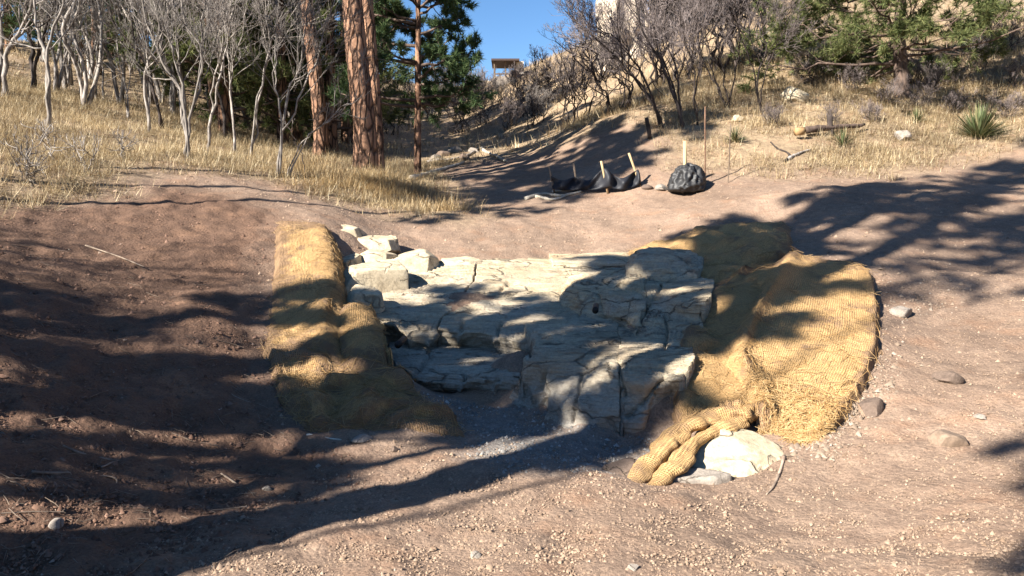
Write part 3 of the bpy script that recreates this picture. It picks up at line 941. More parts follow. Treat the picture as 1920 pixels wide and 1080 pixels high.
CRACKS = [[(760,606),(745,596),(712,600)], [(1000,620),(1052,631),(1104,648)], [(937,605),(930,640),(938,655)], [(868,600),(862,640)], [(995,618),(990,660)], [(800,640),(806,665),(775,705)], [(872,698),(860,735)],
          [(925,735),(935,705)], [(1118,545),(1125,590)], [(1185,612),(1160,600),(1120,590)], [(1160,676),(1163,715),(1172,740)], [(1175,780),(1215,745),(1245,705)], [(1165,676),(1283,690)], [(1163,682),(1225,686),(1285,696)],
          [(1212,574),(1195,612)], [(1240,530),(1215,570)], [(1200,606),(1290,612)], [(940,540),(955,527),(968,527)], [(910,545),(892,552),(850,575)], [(1105,520),(1190,540),(1235,560)], [(1250,590),(1246,650)], [(1020,690),(1005,750)], [(1090,700),(1075,790)]]

def rock_patch(name, rows, nu, nv, seed, rnd=3, amp=.022, depth=.6, lam=.034):
    """a sculpted piece of rock: a surface through rows of points, shoulders rounded, closed by walls going down"""
    G = np.array(rows, float)
    def lin(A, n):
        # spread samples by length
        L = np.concatenate([[0], np.cumsum(np.linalg.norm(np.diff(A, axis=0), axis=-1).reshape(len(A) - 1, -1).mean(1) + .02)])
        t = np.interp(np.linspace(0, L[-1], n), L, np.arange(len(A)))
        k = np.clip(np.floor(t).astype(int), 0, len(A) - 2); f = (t - k).reshape(-1, *([1] * (A.ndim - 1)))
        return A[k] * (1 - f) + A[k + 1] * f
    A = lin(G, nv)
    A = lin(A.transpose(1, 0, 2), nu).transpose(1, 0, 2)
    for _ in range(rnd * 4):
        B = A.copy()
        B[1:-1] = (A[:-2] + 2 * A[1:-1] + A[2:]) / 4
        B[:, 1:-1] = (B[:, :-2] + 2 * B[:, 1:-1] + B[:, 2:]) / 4
        A = B
    n = patch_normals(A)
    up = np.clip(n[..., 2], 0, 1); side = 1 - up ** 2
    X = A
    # plan warp makes the shoulders wander
    A = A + np.stack([fbm(X * 2.2, 3, 401), fbm(X * 2.2 + 40, 3, 402), 0 * up], -1) * (.05 + .09 * side)[..., None]
    big = fbm(X * 2.2, 4, seed + 2)
    mid = fbm(X * 8, 4, seed + 3)
    rid = 1 - np.abs(fbm(np.stack([X[..., 0] * 3.0, X[..., 1] * 3.0, X[..., 2] * 1.0], -1), 3, seed + 4)) * 2.3
    # bedding: low risers running across the tops, thin grooves along the faces
    bed = X[..., 1] * .9 + X[..., 2] * 2.0 + .32 * fbm(X * np.array([.7, .7, .7]), 4, seed + 5)
    q = bed / .10
    f = q - np.floor(q)
    stepv = np.floor(q) + sstep(.7, 1.0, f) - q
    lamn = fbm(np.stack([X[..., 0] * 1.0, X[..., 1] * 9, X[..., 2] * 20], -1), 4, seed + 6)
    off = amp * (1.2 * big + .45 * mid) + side * amp * 1.3 * np.clip(rid, -1, 1) + up * lam * (.9 * stepv + .5 * lamn) + side * .010 * lamn
    # cracks
    d = A - EYE
    fw = d[..., 1] * math.cos(PITCH) - d[..., 2] * math.sin(PITCH); uu = d[..., 1] * math.sin(PITCH) + d[..., 2] * math.cos(PITCH)
    px = 960 + F * d[..., 0] / fw + 5 * fbm(X * 9, 3, seed + 8); py = 540 - F * uu / fw + 4 * fbm(X * 9 + 9, 3, seed + 9)
    for c in CRACKS:
        dd = seg_dist(px, py, c)
        off = off - .05 * np.exp(-(dd / 3.0) ** 2) - .012 * np.exp(-(dd / 12.0) ** 2)
    A = A + n * off[..., None]
    V = [A.reshape(-1, 3)]
    i = np.arange(nv - 1)[:, None] * nu; j = np.arange(nu - 1)[None]
    qd = np.stack([i + j, i + nu + j, i + nu + j + 1, i + j + 1], -1).reshape(-1, 4)
    rim = np.concatenate([np.arange(nu), np.arange(1, nv) * nu + nu - 1, (nv - 1) * nu + np.arange(nu - 2, -1, -1), np.arange(nv - 2, 0, -1) * nu])
    low = V[0][rim].copy(); low[:, 2] -= depth
    o = nv * nu; m = len(rim); k = np.arange(m); k2 = (k + 1) % m
    sd_ = np.stack([rim[k], rim[k2], o + k2, o + k], -1)
    return mesh_data(name, np.concatenate([V[0], low]), [qd, sd_, (o + k)[None]], M_rock)

for k, (nm, rows, nu, nv, kw) in enumerate(pieces):
    obj(nm, rock_patch(nm, rows, int(nu * .8), int(nv * .8), 100 + 17 * k, **kw), spill)

# drain pipes poking out of the rock
def drain(px, py, d, label):
    c = P(px, py, d)
    b = Batch()
    ax = np.array([-0.15, -1.0, -0.1]); ax /= np.linalg.norm(ax)
    t = np.array([0, .04, .08, .12])
    b.tubes((c + ax * (-.12 + t[:, None] * 2))[None], np.full((1, 4), .035), 14)
    b2 = Batch()
    o = obj("drain_pipe", b.mesh("drain_pipe", M_black))
    tag(o, label, "drain pipe")
M_black = plain("black plastic", (0.012, 0.012, 0.013), 0.5)
drain(752, 641, 7.5, "small dark drain hole low between the left flap and the ledge")
drain(1117, 578, 8.2, "small dark drain hole in the middle rock tier")

bould = "stacked cream boulders on the left rim of the spillway"
boulders = [
 (TD(11.6,12.4, (606,424),(640,416),(676,414),(690,420),(676,430),(640,434),(612,436)), .3, "topmost cream boulder slab beside the upper end of the left blanket", {}),
 (TD(11.5,12.2, (660,446),(690,438),(735,440),(743,447),(722,451),(670,452)), .22, "flat cream boulder second from the top of the left stack", {}),
 (TD(10.7,11.5, (630,472),(648,460),(668,464),(674,478),(650,484),(636,482)), .3, "dark shaded boulder wedged between blanket edge and pale stack", {}),
 (TD(10.9,11.7, (664,466),(730,462),(742,472),(732,476),(680,474)), .28, "small cream block left of the square boulder at midstack", {}),
 (TD(10.9,11.8, (738,468),(790,463),(814,468),(802,474),(776,477),(742,476)), .34, "square cream boulder with shaded right end at midstack", {}),
 (TD(9.6,10.7, (634,506),(690,484),(762,488),(786,500),(750,508),(690,511),(648,515)), .44, "biggest wedge shaped boulder above the small pointed stone", dict(flare=.03)),
 (TD(8.95,9.4, (650,546),(672,528),(694,534),(714,550),(690,556),(654,558)), .2, "small pointed grey white stone under the biggest boulder", dict(flare=.05)),
 (TD(11.2,12.0, (804,484),(850,478),(888,480),(896,488),(870,494),(806,496)), .22, "low cream slab at the head of the spillway below bare soil", {}),
]
for k, (top, zb, lab, kw) in enumerate(boulders):
    zb = min(t[2] for t in top) - zb - .08
    me = hull_block(top, zb, seed=300 + 11 * k, **{**dict(voxel=.022, amp=.026, flare=.02, soft=1, facets=22, strata=.012, grow=.06), **kw})
    me.materials.append(M_boulder)
    tag(obj("boulder", me), lab, "boulder", bould)

me = hull_block(TD(5.2, 5.62, (1282,846),(1342,800),(1410,780),(1462,796),(1490,844),(1450,862),(1400,864),(1335,862)), -.5, seed=420, voxel=.022, amp=.03, flare=.12, grow=.04, soft=1, facets=26, strata=.01)
me.materials.append(M_boulder)
tag(obj("boulder", me), "large pale cream boulder under the frayed end of the right blanket", "boulder")
me = hull_block(TD(5.02, 5.2, (1255,884),(1295,872),(1335,876),(1370,887),(1340,892),(1265,893)), -.4, seed=431, voxel=.02, amp=.025, flare=.03, grow=.0)
me.materials.append(M_greystone)
tag(obj("boulder", me), "low flat grey rock half buried below the rolled blanket end", "boulder")
me = hull_block(TD(5.1, 5.3, (1137,866),(1185,852),(1208,864),(1200,884),(1150,886)), -.4, seed=437, voxel=.02, amp=.025, flare=.03, grow=.0)
me.materials.append(M_brownstone)
tag(obj("boulder", me), "small dusty rock at the edge of the grey gravel apron", "boulder")

def stone(px, py, size, label, material, seed, squash=.7, cat="stone", group=None, sink=.38, name="stone", sub=3):
    q = ground_px(px, py)
    bm = bmesh.new()
    bmesh.ops.create_icosphere(bm, subdivisions=sub, radius=1.0)
    V = np.array([v.co for v in bm.verts])
    r = np.random.default_rng(seed)
    dirs = r.normal(size=(9, 3)); dirs /= np.linalg.norm(dirs, axis=1, keepdims=True)
    for dv in dirs:                                   # flat chipped facets
        h = r.uniform(.55, .8)
        s = V @ dv
        V = V - np.clip(s - h, 0, None)[:, None] * dv
    V *= 1 + .07 * fbm(V * 2.5 + seed, 4, seed)[:, None]
    sx, sy = r.uniform(.85, 1.15, 2)
    V = V * np.array([sx, sy, squash]) * size
    for v, c in zip(bm.verts, V): v.co = c
    me = bpy.data.meshes.new(name)
    bm.to_mesh(me); bm.free()
    me.polygons.foreach_set("use_smooth", np.ones(len(me.polygons), bool))
    me.set_sharp_from_angle(angle=math.radians(32))
    me.materials.append(material)
    o = obj(name, me)
    o.location = (q[0], q[1], float(ground(q[0], q[1])) + size * squash * (1 - 2 * sink) * .6)
    o.rotation_euler = (0, 0, r.uniform(0, 6))
    return tag(o, label, cat, group)
stone(1637, 760, .135, "brown angular stone just right of the large golden blanket", M_brownstone, 1)
stone(1777, 712, .125, "round brown stone in dappled shade on the right bank", M_brownstone, 2)
stone(1777, 832, .12, "squarish tan stone with dark underside on the right bank", plain("tan stone", (0.20,0.145,0.105), .9, 25), 3, .8)
stone(1690, 585, .13, "white knobbly stone on the right bank above the brown stones", M_greystone, 4)
stone(1838, 788, .05, "small white chip of rock right of the tan stone", M_greystone, 6, .5)
stone(1186, 1073, .035, "small white pebble at the bottom centre of the dirt", M_greystone, 8, .8)
stone(892, 1042, .03, "small pale pebble on sunlit dirt near the trunk shadow", M_greystone, 9, .8)
stone(108, 988, .05, "pale stone in the dark shade at lower left", M_greystone, 10, .8)
stone(500, 920, .035, "grey pebble in shade left of centre", M_greystone, 12, .8)
stone(738, 848, .04, "pink stone below the crumpled left blanket", M_brownstone, 13, .8)
stone(1490, 190, .42, "pale cream boulder on the grassy slope left of the right pine", M_boulder, 14, .9)
stone(1385, 228, .22, "low tan rock at the foot of the right thicket", M_boulder, 15, .6)
stone(1690, 264, .2, "white rock in dry grass below the right pine", M_greystone, 16, 1.0)
stone(560, 752, .09, "flat white rock on the crumpled left blanket", M_greystone, 17, .25, sink=.0)
stone(680, 826, .1, "flat white rock flake below the crumpled left blanket", M_greystone, 18, .2, sink=.1)

# ------------------------------------------------------------------ bare oaks
def unit(v):
    return v / (np.linalg.norm(v, axis=-1, keepdims=True) + 1e-9)

def children(Pt, R, nch, ratio, ang, npts, rr, r, up=0.15, crook=0.28, tmin=0.25, rmin=0.003, flat=None):
    """one more order of branches on a set of parent branches"""
    B, m, _ = Pt.shape
    seg = np.linalg.norm(np.diff(Pt, axis=1), axis=2).sum(1)
    par = np.repeat(np.arange(B), nch)
    n = len(par)
    t = r.uniform(tmin, 1.0, n) ** 0.85
    k = np.clip((t * (m - 1)).astype(int), 0, m - 2)
    f = (t * (m - 1) - k)[:, None]
    p0 = Pt[par, k] * (1 - f) + Pt[par, k + 1] * f
    T = unit(Pt[par, k + 1] - Pt[par, k])
    rp = R[par, k] * (1 - f[:, 0]) + R[par, k + 1] * f[:, 0]
    q = r.normal(size=(n, 3)); q -= T * (q * T).sum(1, keepdims=True); q = unit(q)
    a = np.radians(r.normal(ang, 14, n))[:, None]
    d = T * np.cos(a) + q * np.sin(a)
    L = seg[par] * ratio * r.uniform(.55, 1.25, n) * (1.15 - .55 * t)
    out = np.empty((n, npts, 3)); out[:, 0] = p0
    for j in range(1, npts):
        d = unit(d + r.normal(0, crook, (n, 3)) * .5 + np.array([0, 0, up]))
        out[:, j] = out[:, j - 1] + d * (L / (npts - 1))[:, None]
    r0 = np.maximum(np.minimum(rp * rr, 0.9 * rp), rmin)
    Rr = r0[:, None] * np.linspace(1, .35, npts)[None]
    return out, np.maximum(Rr, rmin * .7)

def smooth_path(p, m):
    p = np.asarray(p, float)
    t = np.linspace(0, len(p) - 1, m)
    k = np.clip(np.floor(t).astype(int), 0, len(p) - 2); f = (t - k)[:, None]
    pp = np.concatenate([[2 * p[0] - p[1]], p, [2 * p[-1] - p[-2]]])
    p0, p1, p2, p3 = pp[k], pp[k + 1], pp[k + 2], pp[k + 3]
    return 0.5 * (2 * p1 + (p2 - p0) * f + (2 * p0 - 5 * p1 + 4 * p2 - p3) * f ** 2 + (3 * p1 - p0 - 3 * p2 + p3) * f ** 3)

def bare_tree_meshes(stems, radii, seed, n1=9, n2=7, n3=6, n4=0, stem_mat=None, twig_mat=None, up=.15, rtwig=.004, ratio=.42, tmin=.3, knob=.12):
    """stems: list of polylines relative to the base; returns trunk mesh and crown mesh"""
    r = np.random.default_rng(seed)
    S = np.stack([smooth_path(s, 16) for s in stems])
    S = S + .022 * np.concatenate([np.zeros((len(S), 1, 3)), r.normal(size=(len(S), 15, 3))], 1)
    R = np.stack([np.interp(np.linspace(0, 1, 16), np.linspace(0, 1, len(q)), q) for q in radii])
    R = R * (1 + knob * r.normal(size=R.shape)).clip(.7, 1.4)
    R[:, 0] *= 1.35
    b = Batch(); b.tubes(S, R, 8)
    A1, R1 = children(S, R, n1, ratio, 42, 7, .55, r, up, tmin=tmin, rmin=.008)
    b.tubes(A1, R1, 5)
    tm = b.mesh("trunk", stem_mat or M_oak)
    c = Batch()
    A2, R2 = children(A1, R1, n2, .55, 42, 5, .6, r, up, rmin=rtwig * 1.3)
    c.tubes(A2, R2, 4)
    A3, R3 = children(A2, R2, n3, .55, 42, 4, .6, r, up, rmin=rtwig)
    c.tubes(A3, R3, 3)
    if n4:
        A4, R4 = children(A3, R3, n4, .6, 42, 3, .7, r, up, rmin=rtwig * .8)
        c.tubes(A4, R4, 3)
    return tm, c.mesh("crown", twig_mat or M_twig)

def tree(name, loc, tm, cm, label, cat="tree", group=None, rz=0.0, sc=1.0):
    e = empty(name, loc, label, cat, group)
    e.rotation_euler = (0, 0, rz); e.scale = (sc, sc, sc)
    for nm, me in (("trunk", tm), ("crown", cm)):
        o = bpy.data.objects.new(nm, me); C.objects.link(o); o.parent = e
    return e

def gz(x, y): return float(ground(x, y))

def oak_at(base_px, stems_px, rad, label, seed, depth=0.5, group="bare oaks at the edge of the left grove", d=None, **kw):
    """a bare oak whose main stems follow the photograph; stems spread in depth too"""
    b = ground_px(*base_px) if d is None else P(*base_px, d)
    r = np.random.default_rng(seed)
    st, ra = [], []
    for i, s in enumerate(stems_px):
        dep = r.uniform(-depth, depth)
        pts = [np.array([0, 0, -.12])]
        for k, q in enumerate(s):
            w = P(q[0], q[1], b[1] + dep * ((k + 1) / len(s))) - b
            pts.append(w)
        # continue the stem past the picture's top
        st.append(pts)
        rr = rad * .56 * (1 if i == 0 else .8)
        ra.append([rr, rr * .8, rr * .55, rr * .3])
    tm, cm = bare_tree_meshes(st, ra, seed, **kw)
    return tree("oak_tree", b, tm, cm, label, "tree", group)

oak_at((88,240), [[(90,150),(82,90),(70,45),(58,-20),(40,-120)], [(90,150),(86,95),(112,30),(122,-40),(135,-120)]], .085, "pale forked oak nearest the left edge with a knotty split halfway up", 201)
oak_at((8,185), [[(12,110),(28,70),(60,15),(90,-80)], [(6,110),(0,40),(-12,-60)]], .12, "dark based oak at the far left edge leaning up to the right", 202, stem_mat=M_oak)
oak_at((64,175), [[(60,110),(52,40),(48,-80)], [(66,120),(84,70),(110,-40)]], .13, "dark thick trunk standing between the two left edge oaks", 203, stem_mat=M_oakdark)
oak_at((280,250), [[(272,160),(276,95),(275,20),(280,-100)], [(274,130),(295,90),(318,20),(330,-80)]], .075, "straight slim pale oak rising alone left of the leaning dark trunk", 204)
oak_at((306,244), [[(292,190),(276,130),(250,60),(230,-60)], [(296,200),(280,150),(262,100),(210,40),(190,-60)]], .08, "dark oak trunk leaning left behind the straight pale oak", 205, stem_mat=M_oakdark)
oak_at((352,296), [[(348,230),(335,170),(312,130),(285,70),(262,-40)], [(350,240),(340,160),(322,90),(295,30),(280,-80)], [(352,235),(372,165),(378,80),(382,20),(392,-60)], [(354,230),(380,110),(350,40),(330,-60)]], .075, "many stemmed pale oak fanning out at the grove edge", 206)
oak_at((390,285), [[(397,215),(408,160),(425,85),(432,40),(460,-60)], [(396,220),(402,150),(418,70),(410,-50)]], .06, "pale oak with wavy twin stems right of the fanning oak", 207)
oak_at((442,288), [[(436,220),(428,140),(428,70),(440,-60)], [(436,210),(432,150),(455,60),(470,-60)]], .06, "slim pale oak bowing left with stems crossing near its top", 208)
oak_at((470,292), [[(478,220),(490,160),(508,80),(520,60),(560,10),(590,-40)], [(484,200),(505,90),(498,10),(495,-60)]], .06, "pale oak leaning right in a long curve beside the green pine", 209)
oak_at((522,328), [[(528,240),(548,160),(565,110),(572,50),(590,-40)], [(530,250),(560,190),(590,120),(610,60),(640,-40)], [(530,235),(515,150),(520,60),(515,-50)]], .055, "white barked young oak curving up in front of the second orange pine", 210)
oak_at((540,328), [[(570,262),(600,240),(640,200),(668,190),(700,140)], [(560,275),(585,250),(620,225),(660,205)]], .03, "thin bare sapling slanting right across both orange pine trunks", 211, n1=6, n2=5, n3=4)
oak_at((576,330), [[(562,290),(552,265),(545,235)]], .02, "thin dark leaning stick crossing the sapling at its foot", 212, stem_mat=M_oakdark, n1=2, n2=2, n3=1)
oak_at((128,160), [[(125,110),(118,60),(110,-40)]], .08, "slim oak trunk in the second row left of the twin background trunks", 213, n4=2)
oak_at((180,192), [[(176,150),(182,100),(190,40),(200,-50)], [(178,160),(165,110),(150,40)]], .08, "forked grey trunk in the second row behind the grass", 214, n4=2)
oak_at((196,190), [[(192,140),(198,80),(215,-40)]], .06, "short curved oak just right of the forked grey trunk", 215, n4=2)
oak_at((148,178), [[(150,120),(142,60),(150,-40)]], .06, "pale upright oak left of the forked grey trunk", 216, n4=2)
oak_at((425,250), [[(415,190),(400,140),(395,60),(380,-40)]], .09, "dark oak trunk in shade behind the wavy twin stemmed oak", 217, d=21, stem_mat=M_oakdark, n4=2)
oak_at((240,225), [[(238,170),(225,110),(215,20),(210,-60)], [(238,180),(250,120),(262,40)]], .05, "thin grey oak left of the straight slim pale oak", 218)
# small bare shrubs in the straw at lower left
for k, (bx, by, hh, lab) in enumerate([(52,345,70,"thin bare shrub standing in straw at the left edge"), (62,352,45,"short twig shrub beside the thin bare shrub"), (100,300,55,"small twig shrub under the forked pale oak"), (160,325,50,"wispy leafless shrub in the middle of the straw"), (230,300,45,"low bare twig shrub near the dark leaning trunk")]):
    b0 = ground_px(bx, by)
    s0 = hh / F * b0[1]
    r = np.random.default_rng(500 + k)
    st = [[np.zeros(3), np.array([r.normal(0, .12), r.normal(0, .12), .5]) * s0, np.array([r.normal(0, .3), r.normal(0, .3), 1.0]) * s0] for _ in range(3)]
    tm, cm = bare_tree_meshes(st, [[.01, .007, .004]] * 3, 500 + k, n1=5, n2=3, n3=2, rtwig=.003)
    e = tree("bare_shrub", b0, tm, cm, lab, "shrub", "small bare shrubs in the straw")

# grove behind: copies of a few bare oaks
protos = []
for k in range(4):
    r = np.random.default_rng(900 + k)
    st, ra = [], []
    for _ in range(2 + k % 2):
        lean = r.normal(0, .16, 2)
        h = r.uniform(4.2, 6.0)
        pts = [np.array([0, 0, -.2])]
        for q in (.2, .4, .6, .8, 1.0):
            pts.append(np.array([lean[0] * q * h + r.normal(0, .16), lean[1] * q * h + r.normal(0, .16), q * h]))
        st.append(pts); ra.append([.06, .046, .032, .016])
    protos.append(bare_tree_meshes(st, ra, 900 + k, n1=10, n2=8, n3=5, n4=1, rtwig=.0062, twig_mat=M_twig))
spots = [(-18,19.5),(-16.4,22),(-15,25.5),(-13.6,22.5),(-12.6,26.5),(-11.6,20.5),(-10.8,24),(-9.6,27.5),(-9.4,21.5),(-18.5,25),(-20,29),(-17,30.5),(-14,30),(-11.5,31.5),
         (-21,34),(-18,36),(-15,35),(-12,37),(-23,40),(-19,42),(-26,32),(-13,19),(-14.5,20.5),(-17.5,22),(-12.2,23.5),(-16,27.5),(-19.5,27),(-13,28),(-10.6,26.8),(-24,27),(-22,30),(-16,33),(-20,22.5),(-10,34),(-22.5,24.5)]
for k, (x, y) in enumerate(spots):
    tm, cm = protos[k % 4]
    tree("oak_tree", (x, y, gz(x, y) - .05), tm, cm, "grey bare oak in the crowded grove behind the front row of oaks", "tree", "bare oaks crowded in the left grove", rz=k * 2.4, sc=.85 + .4 * ((k * 37) % 10) / 10)

# ------------------------------------------------------------------ thickets on the right
def fan(base, n, height, lean, spread, seed, rad=.045, **kw):
    r = np.random.default_rng(seed)
    st, ra = [], []
    for i in range(n):
        a = r.uniform(0, 6.28); rr = r.uniform(.1, 1) * spread
        off = np.array([math.cos(a) * .35 * rr, math.sin(a) * .35 * rr, 0])
        d = np.array([lean[0] + math.cos(a) * rr * .5, lean[1] + math.sin(a) * rr * .5])
        h = height * r.uniform(.75, 1.1)
        pts = [off + [0, 0, -.15]]
        for q in (.2, .45, .7, 1.0):
            pts.append(off + np.array([d[0] * h * q ** 1.15 + r.normal(0, .05), d[1] * h * q ** 1.15 + r.normal(0, .05), h * q]))
        st.append(pts); k = r.uniform(.6, 1.1) * rad
        ra.append([k, k * .8, k * .55, k * .3])
    return bare_tree_meshes(st, ra, seed, **kw)

oak_at((1243,240), [[(1225,195),(1190,150),(1140,95),(1100,60),(1060,20)], [(1228,200),(1205,165),(1170,120),(1120,100),(1080,75)], [(1232,205),(1205,145),(1175,95),(1145,65),(1110,50)]], .075, "dark stemmed oak sweeping left at the front of the right thicket", 231, group="bare oak thickets on the right slope", stem_mat=M_oakdark, twig_mat=M_twigdark, n1=12, n2=8, n3=6, n4=2, depth=1.4, rtwig=.0045)
oak_at((1282,240), [[(1262,170),(1235,110),(1205,60),(1190,0),(1180,-50)], [(1270,190),(1255,140),(1225,70),(1235,-30)], [(1275,195),(1268,130),(1245,60),(1260,-40)]], .075, "dark leaning oak beside the sweeping oak in the right thicket", 232, group="bare oak thickets on the right slope", stem_mat=M_oakdark, twig_mat=M_twigdark, n1=10, n2=7, n3=5, n4=2, depth=1.4, rtwig=.0045)
oak_at((1308,235), [[(1302,190),(1300,130),(1280,60),(1270,-20)], [(1305,190),(1312,120),(1325,40),(1330,-60)]], .05, "slender dark oak at the right side of the leaning pair", 233, group="bare oak thickets on the right slope", stem_mat=M_oakdark, twig_mat=M_twigdark, n1=10, n2=7, n3=5, n4=2, depth=1.2, rtwig=.0045)
oak_at((1365,205), [[(1345,165),(1315,110),(1290,70),(1245,60)], [(1350,170),(1330,110),(1320,40),(1300,-60)], [(1360,160),(1345,80),(1325,0),(1320,-60)], [(1375,150),(1390,80),(1370,0),(1360,-60)]], .06, "wide bare oak clump behind the thin rods", 234, group="bare oak thickets on the right slope", stem_mat=M_oakdark, twig_mat=M_twigdark, n1=10, n2=7, n3=5, n4=2, depth=1.4, rtwig=.0045)
oak_at((1425,210), [[(1420,150),(1435,90),(1425,30),(1400,-60)], [(1415,150),(1400,90),(1380,30),(1370,-60)], [(1430,160),(1450,100),(1470,60),(1490,-20)]], .05, "upright bare oak clump nearest the right pine", 235, group="bare oak thickets on the right slope", stem_mat=M_oakdark, twig_mat=M_twigdark, n1=10, n2=7, n3=5, n4=2, depth=1.2, rtwig=.0045)
TH = [((1172,205),9,2.2,(-.25,0),"rounded mauve bare thicket behind the sweeping oak"), ((1078,228),8,1.9,(-.2,0),"bare thicket at the top of the red cut bank"), ((1130,150),10,1.3,(-.1,0),"tall bare thicket below the pale cliff"), ((1040,190),9,1.6,(-.2,0),"grey bare thicket left of the cliff against blue sky"),
      ((1260,150),10,3.6,(0,0),"high bare thicket under the cliff centre"), ((1350,130),10,3.8,(0,0),"bare thicket at the upper edge of the picture beside the pine"), ((985,215),8,1.2,(-.1,0),"low pale thicket on the golden slope"), ((1430,110),9,3.4,(0,0),"bare thicket behind the upright clump by the pine"), ((1300,60),9,4.0,(0,0),"uppermost thicket in front of the sandstone")]
fp = [fan(None, 9, 1.0, (-.15, 0), .75, 940 + k, rad=.016, n1=8, n2=6, n3=4, n4=2, stem_mat=M_oakdark, twig_mat=M_twigdark if k < 2 else M_twig, rtwig=.0023, tmin=.25) for k in range(3)]
for k, (px, n, h, lean, lab) in enumerate(TH):
    b0 = ground_px(*px)
    tree("oak_thicket", b0 - np.array([0, 0, .05]), *fp[k % 3], lab, "thicket", "bare oak thickets on the right slope", rz=k * 1.9 - .5, sc=h * (b0[1] / 22) ** .35)
low = [(735,250),(770,235),(810,225),(850,215),(890,205),(930,200),(760,205),(820,190),(880,185),(900,235),(950,240),(1000,235),(860,250),(960,180),(1010,205),(725,225),(700,240)]
for k, px in enumerate(low):
    b0 = ground_px(*px)
    tree("oak_shrub", b0 - np.array([0, 0, .05]), *fp[k % 3], "low grey bare oak shrub on the far golden slope", "shrub", "grey shrubs scattered over the far slope", rz=k * 2.2, sc=(1.0 + .5 * ((k * 7) % 5) / 5) * (b0[1] / 26) ** .6)

for k, (px, py, s_) in enumerate([(1600,175,.55),(1660,200,.5),(1715,205,.6),(1745,180,.7),(1790,160,.7),(1840,130,.8),(1885,100,.9),(1780,215,.5),(1560,235,.4),(1640,232,.45),(1870,60,.9),(1905,170,.7),(1700,170,.7),(1450,240,.45),(1520,160,.7),(1810,100,.9),(1880,225,.5)]):
    b0 = ground_px(px, py)
    tree("dry_brush", b0 - np.array([0, 0, .05]), *fp[k % 2], "low dark brown leafless brush on the right slope", "shrub", "leafless brush around the right pine", rz=k * 1.3, sc=s_ * 1.15)

# ------------------------------------------------------------------ pines
def pine_trunk(path, rad, m=130, ns=26, seed=0, material=None, bark=.06):
    q = smooth_path(path, m)
    R = np.interp(np.linspace(0, 1, m), np.linspace(0, 1, len(rad)), rad)
    R *= 1 + .35 * np.exp(-np.linspace(0, 1, m) * 28)
    T = unit(np.gradient(q, axis=0))
    U = unit(np.cross(T, [0, 1.0, 0])); W = np.cross(T, U)
    a = np.arange(ns) / ns * 2 * np.pi
    d = np.cos(a)[None, :, None] * U[:, None] + np.sin(a)[None, :, None] * W[:, None]
    V = q[:, None] + R[:, None, None] * d
    pl = 1 - np.abs(fbm(np.stack([V[..., 0] * 7, V[..., 1] * 7, V[..., 2] * 1.8], -1), 3, seed)) * 2.4
    V = V + d * (R[:, None] * bark * 1.6 * np.clip(pl, -1, 1) + .012 * noise(V * 18, seed))[..., None]
    i = np.arange(m - 1)[:, None] * ns; j = np.arange(ns)[None]; j2 = (j + 1) % ns
    qd = np.stack([i + j, i + j2, i + ns + j2, i + ns + j], -1).reshape(-1, 4)
    return mesh_data("trunk", V.reshape(-1, 3), [qd, (m - 1) * ns + np.arange(ns)[None]], material or M_pine)

def needles(pos, dirs, seed, n=26, L=.16, w=.011):
    """tufts of needles, each a thin triangle"""
    r = np.random.default_rng(seed)
    B = len(pos)
    d = r.normal(size=(B, n, 3)) * .75 + dirs[:, None] * .75
    d = unit(d)
    l = L * r.uniform(.65, 1.15, (B, n, 1))
    s = unit(np.cross(d, r.normal(size=(B, n, 3))))
    base = pos[:, None] - dirs[:, None] * r.uniform(0, .10, (B, n, 1))
    V = np.stack([base + s * w * .5, base - s * w * .5, base + d * l], 2).reshape(-1, 3)
    return V, np.arange(B * n * 3).reshape(-1, 3)

